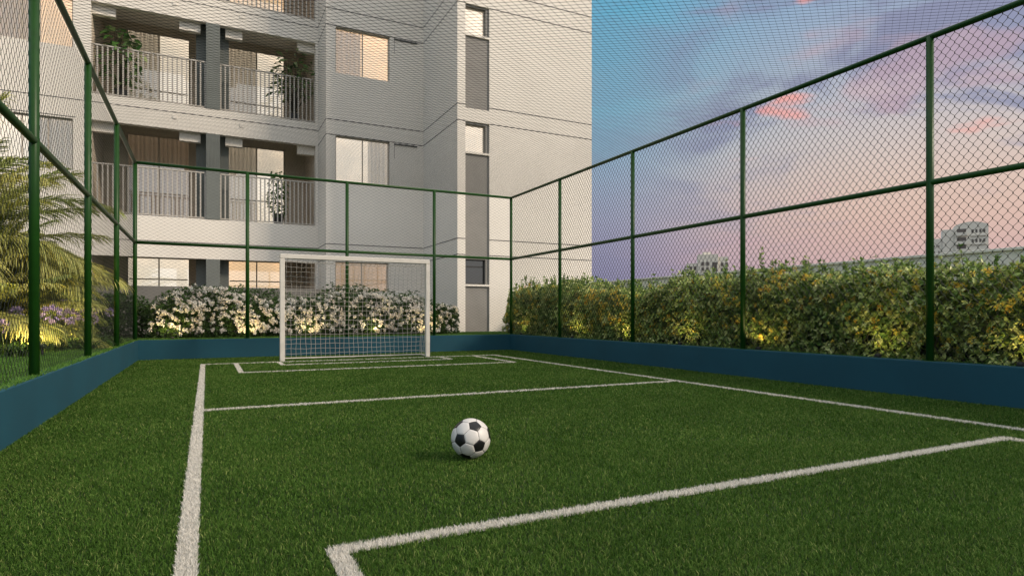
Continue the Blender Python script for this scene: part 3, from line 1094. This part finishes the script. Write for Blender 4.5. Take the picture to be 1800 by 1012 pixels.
# ------------------------------------------------------------------ palms
def palm(loc, label, nfr, rmin, rmax, seed, zlo=0.2, trunk_h=0.7, stems=4):
    rs = np.random.default_rng(seed)
    root = empty('palm_tree', loc)
    tag(root, label, 'palm', 'feathery palms beyond the left fence')
    L0 = Vector(loc)
    tb = MB()
    PP, DD, LL, RRn, UP = [], [], [], [], []
    rb = MB()
    for s_ in range(stems):
        a = 2 * math.pi * s_ / stems + rs.uniform(-0.4, 0.4)
        base = Vector((math.cos(a) * 0.16, math.sin(a) * 0.16, 0))
        topp = Vector((math.cos(a) * 0.38, math.sin(a) * 0.38, trunk_h * rs.uniform(0.6, 1.1)))
        mid = (base + topp) / 2 + Vector((0, 0, 0.05))
        tb.tube([base, mid, topp], [0.05, 0.042, 0.035], 8)
        for f in range(nfr // stems):
            az = a + rs.uniform(-1.5, 1.5) if f % 3 else rs.uniform(0, 6.28)
            el = R(rs.uniform(8, 82))
            Ln = rs.uniform(rmin, rmax)
            d0 = Vector((math.cos(az) * math.cos(el), math.sin(az) * math.cos(el), math.sin(el)))
            droop = rs.uniform(0.35, 0.75)
            pts = []
            NS = 14
            p = topp.copy()
            d = d0.copy()
            for i in range(NS + 1):
                pts.append(p.copy())
                d = (d + Vector((0, 0, -droop * 1.9 / NS * (0.4 + i / NS)))).normalized()
                p = p + d * (Ln / NS)
            zmin = 0.03 - 0.0
            for q in pts:
                if q.z < zmin:
                    q.z = zmin
            rb.tube(pts, [0.007 * (1 - 0.8 * i / NS) + 0.001 for i in range(NS + 1)], 5, caps=False)
            arr = np.array([list(q) for q in pts])
            nl = 110
            tpos = np.linspace(0.16, 0.995, nl)
            ii = tpos * NS
            i0 = np.minimum(ii.astype(int), NS - 1)
            fr = (ii - i0)[:, None]
            Pc = arr[i0] * (1 - fr) + arr[i0 + 1] * fr
            T = norm(arr[i0 + 1] - arr[i0])
            side = norm(np.cross(T, np.array([0, 0, 1.0]) + 0 * T))
            upv = np.cross(side, T)
            ln = Ln * 0.27 * np.sin(np.pi * (0.12 + 0.80 * tpos)) ** 0.7
            fb_ = rs.random()
            for sg in (-1, 1):
                D = T * 1.0 + side * sg * 0.75 + upv * 0.12 + rs.normal(0, 0.12, T.shape)
                PP.append(Pc)
                DD.append(norm(D))
                LL.append(ln * rs.uniform(0.85, 1.1, nl))
                RRn.append(np.clip(fb_ * 0.6 + rs.normal(0.2, 0.1, nl), 0, 1))
    P = np.concatenate(PP)
    D = np.concatenate(DD)
    L = np.concatenate(LL)
    rr = np.concatenate(RRn)
    n = len(P)
    S = norm(np.cross(D, np.array([0, 0, 1.0]) + rs.normal(0, 0.35, D.shape)))
    w = 0.010
    g = np.array([0, 0, -1.0])
    V = np.empty((n, 7, 3))
    m1 = P + D * (L * 0.4)[:, None] + g * (L * 0.05)[:, None]
    m2 = P + D * (L * 0.75)[:, None] + g * (L * 0.22)[:, None]
    tip = P + D * (L * 0.93)[:, None] + g * (L * 0.45)[:, None]
    V[:, 0] = P - S * w * 0.5
    V[:, 1] = P + S * w * 0.5
    V[:, 2] = m1 + S * w
    V[:, 3] = m1 - S * w
    V[:, 4] = m2 + S * w * 0.7
    V[:, 5] = m2 - S * w * 0.7
    V[:, 6] = tip
    V[:, :, 2] = np.maximum(V[:, :, 2], 0.01)
    b = np.arange(n)[:, None] * 7
    me = npmesh('fronds', V.reshape(-1, 3), [np.concatenate([b + [0, 1, 2, 3], b + [3, 2, 4, 5]]), b + [5, 4, 6]], rnd=np.repeat(rr, 7))
    link('fronds', me, root, [M['palm']])
    rb.build('rachis', M['rachis'], root)
    tb.build('trunk', M['trunk'], root)


palm((-3.8, 12.9, GZ), 'bushy palm with long yellowish fronds arching over the lilac flowers, rightmost', 130, 1.4, 2.1, 3, trunk_h=0.7)
palm((-3.9, 11.6, GZ), 'tall palm at the left picture edge with fronds reaching highest', 120, 2.0, 2.8, 5, trunk_h=1.2)
palm((-2.95, 10.6, GZ), 'low palm nearest the fence with fronds sweeping down to the flowers', 100, 1.0, 1.5, 9, trunk_h=0.45)
palm((-4.3, 14.4, GZ), 'palm furthest back between the other palms and the building', 80, 1.7, 2.3, 21, trunk_h=1.0)


# ------------------------------------------------------------------ agapanthus
def agapanthus(i, head, rad):
    x, y, z = head
    rs = random.Random(i * 13 + 1)
    bx, by = x + rs.uniform(-0.12, 0.12), y + rs.uniform(-0.12, 0.12)
    root = empty('agapanthus', (bx, by, GZ))
    n = 90
    D = norm(rng.normal(size=(n, 3)) + np.array([0, 0, 0.35]))
    C = np.array([x - bx, y - by, z - GZ])
    P = C + D * rad * 0.55
    V, F, Q = leaves(P, norm(D + rng.normal(0, 0.2, D.shape)), rad * 0.6, rad * 0.28, curl=0.2)
    link('flower_head', npmesh('flower_head', V, [F, Q], rnd=np.repeat(rng.random(n), 6)), root, [M['purple']])
    mb = MB()
    mb.tube([(0, 0, 0), (C[0] * 0.4, C[1] * 0.4, C[2] * 0.5), tuple(C)], [0.006, 0.005, 0.004], 6, caps=False)
    for k in range(0, n, 3):
        mb.tube([tuple(C), tuple(P[k])], 0.0014, 3, caps=False)
    mb.build('stalk', M['stalk'], root)
    m = 34
    a = rng.uniform(0, 2 * np.pi, m)
    ln = rng.uniform(0.22, 0.42, m)
    seg = 5
    w = 0.012
    dirs = np.stack([np.cos(a), np.sin(a)], 1)
    side = np.stack([-np.sin(a), np.cos(a)], 1)
    V = np.empty((m, seg + 1, 2, 3))
    for s_ in range(seg + 1):
        t_ = s_ / seg
        rad_ = ln * (0.75 * t_ ** 1.25)
        hz = ln * (1.05 * t_ - 0.85 * t_ ** 2.2) + 0.0
        ww = w * (1 - t_ ** 3 * 0.9)
        for q, sg in enumerate((-1, 1)):
            V[:, s_, q, :2] = dirs * rad_[:, None] + side * sg * ww + 0.02 * dirs
            V[:, s_, q, 2] = np.maximum(hz, 0.005)
    b = np.arange(m)[:, None] * (seg + 1) * 2
    Qs = np.concatenate([b + [2 * s_, 2 * s_ + 1, 2 * s_ + 3, 2 * s_ + 2] for s_ in range(seg)])
    link('leaves', npmesh('leaves', V.reshape(-1, 3), [Qs], rnd=np.repeat(rng.random(m), (seg + 1) * 2)), root, [M['strap']])
    return root


AG = [((-2.23, 10.05, 0.89), 0.085, 'lilac agapanthus head, second from the left edge beside the nearest tall post'),
      ((-2.10, 10.48, 0.84), 0.07, 'lilac agapanthus half hidden behind the nearest left post'),
      ((-1.82, 9.84, 0.87), 0.12, 'largest round lilac agapanthus head, between the two nearest left posts'),
      ((-1.83, 10.74, 1.00), 0.085, 'topmost lilac agapanthus head above the others'),
      ((-1.66, 10.10, 0.84), 0.11, 'wide lilac agapanthus head just right of the largest one'),
      ((-1.60, 10.64, 0.86), 0.09, 'lilac agapanthus head touching the second post from the left'),
      ((-1.50, 10.95, 0.92), 0.06, 'small lilac agapanthus head right behind the second post'),
      ((-1.43, 10.31, 0.80), 0.07, 'low lilac agapanthus head right of the second post'),
      ((-1.42, 11.87, 0.90), 0.075, 'single lilac agapanthus leaning alone by the dark shrub, rightmost'),
      ((-2.23, 9.38, 0.72), 0.09, 'lowest lilac agapanthus head cut by the left picture edge')]
for i, (hd, rd, lb) in enumerate(AG):
    tag(agapanthus(i, hd, rd), lb, 'flower', 'lilac agapanthus beyond the left fence')


def strap_clump(x, y, label, k=60):
    m = k
    a = rng.uniform(0, 2 * np.pi, m)
    ln = rng.uniform(0.25, 0.5, m)
    seg = 5
    dirs = np.stack([np.cos(a), np.sin(a)], 1)
    side = np.stack([-np.sin(a), np.cos(a)], 1)
    off = rng.normal(0, 0.06, (m, 2))
    V = np.empty((m, seg + 1, 2, 3))
    for s_ in range(seg + 1):
        t_ = s_ / seg
        for q, sg in enumerate((-1, 1)):
            V[:, s_, q, :2] = off + dirs * (ln * 0.7 * t_ ** 1.3)[:, None] + side * sg * 0.012 * (1 - t_ ** 3 * 0.9)
            V[:, s_, q, 2] = np.maximum(ln * (1.05 * t_ - 0.8 * t_ ** 2.2), 0.004)
    b = np.arange(m)[:, None] * (seg + 1) * 2
    Qs = np.concatenate([b + [2 * s_, 2 * s_ + 1, 2 * s_ + 3, 2 * s_ + 2] for s_ in range(seg)])
    o_ = link('strap_leaf_plant', npmesh('strap_leaf_plant', V.reshape(-1, 3), [Qs], rnd=np.repeat(rng.random(m), (seg + 1) * 2)), None, [M['strap']])
    o_.location = (x, y, GZ)
    tag(o_, label, 'plant', 'strap-leaved plants in the left bed')


for (x_, y_, lb) in ((-1.95, 8.8, 'dark clump of arching strap leaves at the left picture edge'),
                     (-1.98, 9.35, 'strap-leaved clump just left of the nearest post'),
                     (-1.95, 10.2, 'strap-leaved clump under the largest lilac flower'),
                     (-1.75, 11.2, 'strap-leaved clump seen just left of the second post'),
                     (-1.6, 11.9, 'strap-leaved clump right of the second post'),
                     (-2.3, 10.35, 'strap-leaved clump behind the leftmost flowers')):
    strap_clump(x_, y_, lb)


# ------------------------------------------------------------------ garden uplights
def uplight(x, y, label, power=9, tilt=(0, 1), h=0.0, proto=[]):
    root = empty('garden_light', (x, y, GZ + h))
    if h:
        MB().tube([(0, 0, -h - 0.02), (0, 0, 0.001)], 0.012, 8).build('stake', M['darkframe'], root)
    if not proto:
        b = MB().lathe([(0.0, 0.0), (0.035, 0.0), (0.035, 0.045), (0.030, 0.055), (0.026, 0.055), (0.024, 0.048), (0.0, 0.048)], n=16).build('housing', M['darkframe'], root)
        l_ = MB().lathe([(0.0, 0.050), (0.023, 0.050)], n=16).build('lens', M['lens'], root)
        proto += [b, l_]
    else:
        for p in proto:
            c = p.copy()
            col.objects.link(c)
            c.parent = root
    L = bpy.data.lights.new('warm_lamp', 'SPOT')
    L.energy = power
    L.color = (1.0, 0.74, 0.30)
    L.spot_size = R(150)
    L.spot_blend = 0.6
    L.shadow_soft_size = 0.06
    lo = bpy.data.objects.new('warm_lamp', L)
    col.objects.link(lo)
    lo.parent = root
    lo.location = (0, 0, 0.10)
    d = Vector((tilt[0], tilt[1], 1.1))
    lo.rotation_euler = d.to_track_quat('-Z', 'Y').to_euler()
    tag(root, label, 'garden light', 'warm garden uplights in the planting')


for x_, lb in ((-0.62, 'at the left end of the white blossom hedge'), (0.78, 'below the second fence post of the far fence'),
               (2.05, 'seen through the left half of the goal net'), (3.45, 'seen through the right half of the goal net'), (4.75, 'seen behind the right goal post')):
    uplight(x_, 14.02, 'small warm uplight %s' % lb, 22, (0, 0.5))
for y_, lb in ((13.35, 'at the far right corner post'), (11.0, 'just right of the first right-hand post'), (9.3, 'just left of the second right-hand post'), (7.7, 'between the second and third right-hand posts'),
               (6.12, 'just right of the third right-hand post'), (4.42, 'left of the nearest right-hand post'), (3.04, 'at the right picture edge')):
    uplight(6.885, y_, 'small warm uplight below the orange hedge %s' % lb, 6, (0.6, 0))
uplight(-1.62, 10.9, 'warm uplight among the strap leaves below the palms', 80, (-1.2, 0.5), 0.10)
uplight(-1.75, 9.0, 'warm uplight at the foot of the palms near the left edge', 75, (-1.0, 1.1), 0.10)


# ------------------------------------------------------------------ apartment building
bld = empty('apartment_building', (3.5, 19.0, GZ))
tag(bld, 'pale rendered apartment building with balconies and lit windows behind the court', 'building')
B = lambda *o: into(bld, *o)
YA, YB, YC, YD = 16.0, 19.02, 20.52, 22.9
XA, XB, XC0, XC1 = 6.26, 3.21, -2.9, 3.13
TOP = 16.8
# main walls
mb = MB()
# block A front with vertical strip recess
stripx = (6.50, 7.24)
holesA = [(stripx[0], stripx[1], GZ - 0.5, 6.31), (stripx[0], stripx[1], 6.68, 9.62), (stripx[0], stripx[1], 9.99, 12.92), (stripx[0], stripx[1], 13.3, 16.2)]
holed_wall(mb, XA, 10.74, GZ - 0.5, TOP, YA, YA + 0.20, holesA)
B(mb.build('wall', M['facade']))
mb = MB()
mb.box(XA, XA + 0.2, YA + 0.2, YB + 0.25, GZ - 0.5, TOP)
mb.box(10.54, 10.74, YA + 0.2, 26, GZ - 0.5, TOP)
mb.box(XA + 0.2, 10.54, YA + 0.2, 26, TOP - 0.2, TOP)
B(mb.build('side_wall', M['facade']))
# block B
wx = (3.49, 5.16)
mb = MB()
holesB = [(wx[0], wx[1], 8.2, 9.61), (wx[0], wx[1], 4.9, 6.30), (wx[0], wx[1], 11.5, 12.91), (3.48, 5.12, 1.2, 2.48)]
holed_wall(mb, XB, XA, GZ - 0.5, TOP, YB, YB + 0.20, holesB)
mb.box(XB, XB + 0.2, YB + 0.2, YC + 2.9, GZ - 0.5, TOP)
B(mb.build('wall', M['facade']))
# block C
mb = MB()
holesC = [(XC0, XC1, GZ - 0.4, 2.53), (XC0, XC1, 3.72, 6.30), (XC0, XC1, 7.04, 9.61), (XC0, XC1, 10.34, 12.91)]
wl = (-5.6, -3.31)
for z0 in (1.45, 4.83, 8.23, 11.5):
    if z0 > 2:
        holesC.append((wl[0], wl[1], z0, z0 + 1.43 if z0 < 5 else z0 + 1.36))
holed_wall(mb, -12, XB - 0.001, GZ - 0.5, TOP, YC, YC + 0.20, holesC)
B(mb.build('wall', M['facade']))
mb = MB()
# balcony side walls, back wall, ceilings/floors
for z0, z1 in ((GZ - 0.4, 2.75), (3.70, 6.9), (7.02, 10.15), (10.32, 13.4)):
    mb.box(XC0 - 0.20, XC0 - 0.001, YC + 0.2, YD, z0, z1)
    mb.box(XC1 + 0.001, XC1 + 0.075, YC + 0.2, YD, z0, z1)
holesD = []
doors = [(-2.30, -0.50), (0.62, 2.46)]
DZ = [(GZ - 0.1, 2.72, 0), (3.72, 6.66, 1), (7.04, 9.98, 2), (10.34, 13.2, 3)]
for a, b_ in doors:
    for z0, z1, _ in DZ:
        holesD.append((a, b_, z0, z1))
holed_wall(mb, XC0 - 0.2, XC1 + 0.08, GZ - 0.5, TOP - 0.3, YD + 0.001, YD + 0.2, holesD)
B(mb.build('recess_wall', M['recess']))
mb = MB()
for z0, z1 in ((2.80, 2.98), (6.92, 7.03), (10.18, 10.33), (13.42, 13.6)):
    B(MB().box(XC0 - 0.2, XC1 + 0.08, YC + 0.201, YD, z0, z1).build('balcony_slab', M['facade']))
B(MB().box(-12, XB, YC + 0.2, 30, TOP - 0.2, TOP).build('roof', M['facade']))
# downstand beams under the balcony slabs
for z in (6.31, 9.62, 12.92):
    for a, b_ in ((XC0, -2.34), (-0.74, -0.18), (0.50, 0.98), (2.60, XC1)):
        B(MB().box(a + 0.002, b_, YC + 0.203, YC + 0.38, z - 0.27, z + 0.50).build('beam', M['facade']))
# columns
for z0, z1 in ((GZ - 0.1, 2.53), (3.72, 6.30), (7.04, 9.61), (10.34, 12.91)):
    B(MB().box(-0.03, 0.35, YC - 0.02, YC + 0.5, z0 + 0.002, z1 - 0.002, bev=0.006).build('column', M['column']))
    B(MB().box(-0.30, 0.61, YC + 0.502, YC + 0.72, z0 - 0.1, z1 + 0.5).build('partition', M['column']))

# joints and small fittings
mb = MB()
gp = 0.004
for z in (2.55, 3.0, 6.31, 6.77, 9.62, 10.12, 12.92, 13.42):
    for seg in ((XA, stripx[0]), (stripx[1], 10.74)):
        mb.box(seg[0], seg[1], YA - gp, YA + 0.01, z - 0.011, z + 0.011)
    mb.box(XA - gp, XA + 0.01, YA - gp, YB, z - 0.011, z + 0.011)
    mb.box(XB - gp, XA - 0.01, YB - gp, YB + 0.01, z - 0.011, z + 0.011)
    mb.box(XB - gp, XB + 0.01, YB, YC - gp, z - 0.011, z + 0.011)
for z in (3.0 - 0.0, 6.80, 10.12, 13.42):
    mb.box(-12, XB - 0.005, YC - gp, YC + 0.01, z - 0.010, z + 0.010)
for z in (6.31, 9.62, 12.92):
    mb.box(-12, XC0 - 0.35, YC - gp, YC + 0.01, z - 0.010, z + 0.010)
for z in (6.25, 9.56, 12.86):
    mb.box(5.30, 6.05, YB - 0.03, YB + 0.01, z - 0.02, z + 0.02)
    mb.box(5.30, 5.312, YB - gp, YB + 0.01, z - 0.45, z - 0.021)
B(mb.build('facade_joint', M['groove']))
for zc in (6.58, 9.9):
    for xc in (-0.85 + 0.0, 0.95):
        B(MB().box(xc - 0.06, xc + 0.06, YC - 0.02, YC + 0.01, zc + 0.02, zc + 0.13, bev=0.004).build('drain_box', M['facade']))

# grey vertical strip with small windows
mb = MB()
sh = [(6.5, 7.14, 5.46, 6.25), (6.5, 7.14, 8.78, 9.57), (6.5, 7.14, 12.1, 12.88), (6.5, 7.14, 1.72, 2.43)]
segs = [(GZ - 0.5, 6.31), (6.68, 9.62), (9.99, 12.92), (13.3, 16.2)]
for z0, z1 in segs:
    holed_wall(mb, stripx[0] + 0.001, stripx[1] - 0.001, z0 + 0.001, z1 - 0.001, YA + 0.05, YA + 0.18,
               [(stripx[0] + 0.001, 7.14, h[2], h[3]) for h in sh if z0 < h[2] < z1])
B(mb.build('grey_strip', M['grey_panel']))


def room(name, x0, x1, y, z0, z1, m, depth=0.55):
    """shallow lit room behind an opening: back, sides, floor and ceiling"""
    mb = MB()
    e_ = 0.03
    a, b_, c, d, f, g_ = x0 - e_, x1 + e_, y, y + depth, z0 - e_, z1 + e_
    v = [(a, d, f), (b_, d, f), (b_, d, g_), (a, d, g_), (a, c, f), (b_, c, f), (b_, c, g_), (a, c, g_)]
    mb.add(v, [(0, 1, 2, 3), (4, 0, 3, 7), (1, 5, 6, 2), (4, 5, 1, 0), (3, 2, 6, 7)])
    return mb.build(name, m)


def curtain(name, x0, x1, y, z0, z1, amp=0.045, pitch=0.13):
    n = max(8, int((x1 - x0) / pitch * 8))
    vs, fs = [], []
    ph = x0 * 3
    for i in range(n + 1):
        x = x0 + (x1 - x0) * i / n
        w = (x - x0) / pitch * 2 * math.pi
        yy = y + amp * math.sin(w + 0.9 * math.sin(w * 0.37 + ph)) + amp * 0.4 * math.sin(w * 2.3 + ph)
        vs += [(x, yy, z0), (x, yy + amp * 0.3 * math.sin(w * 0.5), (z0 + z1) / 2), (x, yy, z1)]
    for i in range(n):
        for k in range(2):
            fs.append((i * 3 + k, i * 3 + 3 + k, i * 3 + 4 + k, i * 3 + 1 + k))
    return MB().add(vs, fs, 0, True).build(name, M['curtain'])


def window(x0, x1, z0, z1, y, lit, cur=(), bars=(0.5,), fw=0.035, fm='frame', glass='glass', name='window', transom=None, label=None):
    """frame is the part, its panes, curtain and room are sub-parts"""
    mb = MB()
    d0, d1 = y, y + 0.05
    e_ = 0.001
    mb.box(x0 + e_, x0 + fw, d0, d1, z0 + e_, z1 - e_)
    mb.box(x1 - fw, x1 - e_, d0, d1, z0 + e_, z1 - e_)
    mb.box(x0 + fw, x1 - fw, d0, d1, z0 + e_, z0 + fw)
    mb.box(x0 + fw, x1 - fw, d0, d1, z1 - fw, z1 - e_)
    cuts = [x0 + fw] + [x0 + (x1 - x0) * b for b in bars] + [x1 - fw]
    for c in cuts[1:-1]:
        mb.box(c - fw * 0.42, c + fw * 0.42, d0 - 0.004, d1, z0 + fw, z1 - fw)
    if transom:
        for (a_, b_) in zip(cuts[:-1], cuts[1:]):
            mb.box(a_ + fw * 0.6, b_ - fw * 0.6, d0 + 0.004, d1 - 0.01, transom - 0.018, transom + 0.018)
    fr = mb.build(name, M[fm])
    fr.parent = bld
    fr.matrix_parent_inverse = Matrix.Translation(-Vector(bld.location))
    sub = []
    for (a_, b_) in zip(cuts[:-1], cuts[1:]):
        sub.append(MB().box(a_, b_, y + 0.022, y + 0.028, z0 + fw * 0.8, z1 - fw * 0.8).build('pane', M[glass]))
    for (a_, b_) in cur:
        sub.append(curtain('curtain', x0 + (x1 - x0) * a_ + 0.01, x0 + (x1 - x0) * b_ - 0.01, y + 0.16, z0 - 0.01, z1 + 0.01))
    sub.append(room('lit_room', x0, x1, y + 0.10, z0, z1, M[lit]))
    for s_ in sub:
        s_.parent = fr
    return fr


# block B windows
window(wx[0], wx[1], 8.2, 9.61, YB + 0.10, 'lit', [(0.0, 0.5)], label='')
window(wx[0], wx[1], 4.9, 6.30, YB + 0.10, 'litpale', [(0.62, 1.0)])
window(wx[0], wx[1], 11.5, 12.91, YB + 0.10, 'lit', [(0.0, 0.5)])
window(3.48, 5.12, 1.2, 2.48, YB + 0.10, 'litdim', [])
# block C left windows
window(wl[0], wl[1], 4.83, 6.26, YC + 0.10, 'litpale', [(0.55, 1.0), (0.0, 0.22)], bars=(0.5, 0.75))
window(wl[0], wl[1], 8.23, 9.59, YC + 0.10, 'lit', [(0.22, 0.62)], bars=(0.5, 0.67))
window(wl[0], wl[1], 11.5, 12.86, YC + 0.10, 'lit', [(0.0, 0.5)])
# strip windows
for (a_, b_, z0, z1) in sh:
    low = z0 < 2
    window(stripx[0] + 0.004, 7.138, z0, z1, YA + 0.13, 'litdim' if low else 'litpale', [], bars=(), fm='darkframe' if low else 'frame',
           glass='darkglass' if low else 'glass', transom=(z0 + z1) / 2 + 0.15 if low else None)
    B(MB().box(stripx[0] + 0.002, stripx[1] - 0.002, YA - 0.004, YA + 0.129, z0 - 0.055, z0 - 0.001).build('window_sill', M['facade']))
# sliding doors
lits = {0: ('litpale', 'lit'), 1: ('litdim', 'litpale'), 2: ('litpale', 'litpale'), 3: ('lit', 'lit')}
curs = {0: ((), ()), 1: (((0.0, 1.0),), ((0.0, 0.5),)), 2: (((0.0, 0.52),), ((0.0, 0.5),)), 3: ((), ())}
for z0, z1, k in DZ:
    for q, (a_, b_) in enumerate(doors):
        window(a_, b_, z0 + 0.01, z1, YD + 0.05, lits[k][q], curs[k][q], bars=(0.5,), fw=0.045, name='sliding_door',
               transom=z0 + 1.08 if k else z0 + 1.75)

# railings: top rail, bottom rail and individual balusters
bal = None
for z0 in (3.72, 7.04, 10.34):
    for a_, b_ in ((XC0 + 0.002, -0.032), (0.352, XC1 - 0.002)):
        rl = MB().box(a_, b_, YC + 0.03, YC + 0.075, z0 + 1.37, z0 + 1.41, bev=0.004)
        rl.box(a_, b_, YC + 0.035, YC + 0.07, z0 + 0.03, z0 + 0.06)
        ro = rl.build('railing', M['railing'])
        B(ro)
        n = int(round((b_ - a_) / 0.125))
        for i in range(n + 1):
            x = a_ + 0.02 + (b_ - a_ - 0.04) * i / n
            if bal is None:
                bal = MB().box(-0.019, 0.019, -0.011, 0.011, 0.0, 1.31).build('baluster', M['railing'])
                c = bal
            else:
                c = bal.copy()
                col.objects.link(c)
            c.parent = ro
            c.location = (x, YC + 0.0525, z0 + 0.06)


# potted plants on balconies
def pot_plant(x, y, z, label, kind, seed):
    rs = np.random.default_rng(seed)
    root = empty('potted_plant', (x, y, z))
    tag(root, label, 'plant')
    MB().lathe([(0.0, 0.0), (0.13, 0.0), (0.17, 0.34), (0.185, 0.36), (0.165, 0.36), (0.155, 0.32), (0.0, 0.32)], n=20).build('pot', M['pot'], root)
    stems = MB()
    PP, DD, LL = [], [], []
    if kind == 'fig':
        n, zr, lr, ls = 130, (0.45, 2.1), 0.50, 0.28
    elif kind == 'spray':
        n, zr, lr, ls = 170, (0.9, 2.2), 0.62, 0.30
    else:
        n, zr, lr, ls = 520, (0.25, 1.72), 0.34, 0.10
    for i in range(n):
        a = rs.uniform(0, 6.28)
        zz = rs.uniform(*zr)
        rr = lr * rs.random() ** 0.5 * (0.5 + 0.5 * math.sin(math.pi * (zz - zr[0]) / (zr[1] - zr[0])))
        if kind == 'spray':
            rr = lr * rs.random() ** 0.6
        PP.append((math.cos(a) * rr, math.sin(a) * rr, zz))
        DD.append((math.cos(a), math.sin(a), rs.uniform(-0.7, 0.5) if kind != 'vine' else rs.uniform(-1.3, 0.1)))
        LL.append(ls * rs.uniform(0.7, 1.2))
        if i % 3 == 0 and kind != 'vine':
            stems.tube([(0, 0, 0.3), (PP[-1][0] * 0.4, PP[-1][1] * 0.4, (zz + 0.3) / 2), PP[-1]], [0.012, 0.008, 0.004], 5, caps=False)
    stems.tube([(0, 0, 0.3), (0.02, 0.0, 0.9), (0, 0.01, zr[1] - 0.2)], [0.016, 0.012, 0.006], 6, caps=False)
    P, D, L = np.array(PP), norm(np.array(DD)), np.array(LL)
    leaf_mesh('foliage', P, D, L, 0.62 if kind != 'spray' else 0.32, np.clip(rs.normal(0.5 if kind != 'spray' else 0.75, 0.25, n), 0, 1), M['potleaf'], root)
    stems.build('stem', M['twig'], root)


pot_plant(-2.25, 21.1, 7.04, 'broad-leaved potted plant on the upper left balcony', 'fig', 2)
pot_plant(2.55, 21.15, 7.04, 'potted plant with pale pointed leaves on the upper right balcony', 'spray', 6)
pot_plant(2.05, 20.95, 3.72, 'hanging small-leaved potted plant on the lower right balcony', 'vine', 8)

# ------------------------------------------------------------------ garden and perimeter walls
o = MB().box(-9, 3.18, 18.2, 18.36, GZ - 0.1, 1.60, bev=0.008).build('garden_wall', M['lowwall'])
tag(o, 'dark grey low garden wall behind the white hedge below the balconies', 'wall')
o = MB().box(3.182, 6.258, 18.22, 18.36, GZ - 0.1, 1.55, bev=0.008).build('garden_wall', M['palewall'])
tag(o, 'pale low garden wall behind the goal under the lower window', 'wall')
mb = MB().box(9.0, 9.18, -8, 15.98, GZ - 0.1, 1.66, bev=0.006)
mb.box(8.97, 9.21, -8, 15.98, 1.661, 1.70, bev=0.006)
tag(mb.build('perimeter_wall', M['palewall']), 'pale grey perimeter wall beyond the flowering hedge on the right', 'wall')


# ------------------------------------------------------------------ far buildings
def local_frame(root, ang, loc):
    root.location = loc
    root.rotation_euler = (0, 0, ang)


fb1 = empty('distant_building', (0, 0, 0))
tag(fb1, 'small distant white block with square windows, peeping over the middle of the hedge', 'building')
local_frame(fb1, -R(42), (105.0, 115.2, GZ))
fb1.scale = (1.0, 1.0, 1.09)
for a_, b_, d0, zt in ((0.0, 2.6, 0.6, 12.0), (2.62, 7.4, 0.0, 13.9), (7.42, 9.7, 0.4, 13.3)):
    MB().box(a_, b_, d0, 8, 0, zt, bev=0.03).build('wall', M['far'], fb1)
for xs_, d0, zt in (((0.7, 1.7), 0.6, 11.3), ((3.5, 4.6), 0.0, 12.2), ((8.0, 9.05), 0.4, 12.0)):
    for x_ in xs_:
        for k, hh in enumerate((0.85, 0.75, 0.5)):
            zz = zt - k * 1.25
            w_ = MB().box(x_, x_ + 0.62, d0 - 0.06, d0 + 0.02, zz - hh, zz).build('window', M['farwin'], fb1)
            MB().box(x_ - 0.05, x_ + 0.67, d0 - 0.16, d0 - 0.062, zz - hh - 0.12, zz - hh - 0.005).build('sill', M['far'], w_)
MB().box(6.0, 7.1, -0.05, 0.02, 9.8, 12.1).build('stair_window', M['farwin'], fb1)
for a_, b_, d0, zt in ((2.62, 7.4, 0.0, 13.9),):
    MB().box(a_ + 1.2, b_ - 1.6, 1.5, 4, zt, zt + 0.6).build('roof_tank', M['far'], fb1)

fb2 = empty('distant_building', (0, 0, 0))
tag(fb2, 'distant pale tower with curved roof and balconies above the hedge at far right', 'building')
local_frame(fb2, -R(58), (137.4, 77.6, GZ))
fb2.scale = (0.86, 0.5, 1.0)
# tower body with an arched roof profile
prof = [(5.6 + 6.6 * i / 12, 19.0 + 0.75 * math.sin(math.pi * i / 12) ** 0.8) for i in range(13)]
vs = [(x, 0, z) for x, z in prof] + [(x, 9, z) for x, z in prof]
base = [(5.6, 0, 0), (12.2, 0, 0), (5.6, 9, 0), (12.2, 9, 0)]
n = 13
mbt = MB()
mbt.add(vs + base, [tuple([26, 27] + list(range(12, -1, -1))), tuple([29, 28] + list(range(13, 26)))] + [(i, i + 1, i + 14, i + 13) for i in range(12)]
        + [(26, 0, 13, 28), (27, 29, 25, 12)])
mbt.build('wall', M['far'], fb2)
MB().box(0.0, 3.2, 1.0, 9, 0, 16.6, bev=0.05).build('wing', M['far'], fb2)
MB().box(3.22, 5.58, 0.5, 9, 0, 18.4, bev=0.05).build('wing', M['far'], fb2)
for z_ in (13.6, 15.2, 17.0):
    MB().box(5.9, 8.1, -1.0, -0.01, z_ - 0.15, z_ + 0.55, bev=0.03).build('balcony', M['far'], fb2)
    MB().box(6.1, 7.9, -0.05, 0.02, z_ + 0.56, z_ + 1.35).build('window', M['farwin'], fb2)
    MB().box(8.8, 11.8, -0.5, -0.01, z_ - 0.30, z_ + 0.02, bev=0.03).build('canopy', M['far'], fb2)
for z_ in (15.6, 17.6):
    for i in range(4):
        MB().box(8.95 + i * 0.75, 9.35 + i * 0.75, -0.05, 0.02, z_ - 0.2, z_ + 0.5).build('window', M['farwin'], fb2)
for i in range(3):
    for j in range(2):
        MB().box(0.6 + i * 0.9, 0.85 + i * 0.9, 0.94, 1.02, 13.6 + j * 1.2, 14.0 + j * 1.2).build('window', M['farwin'], fb2)
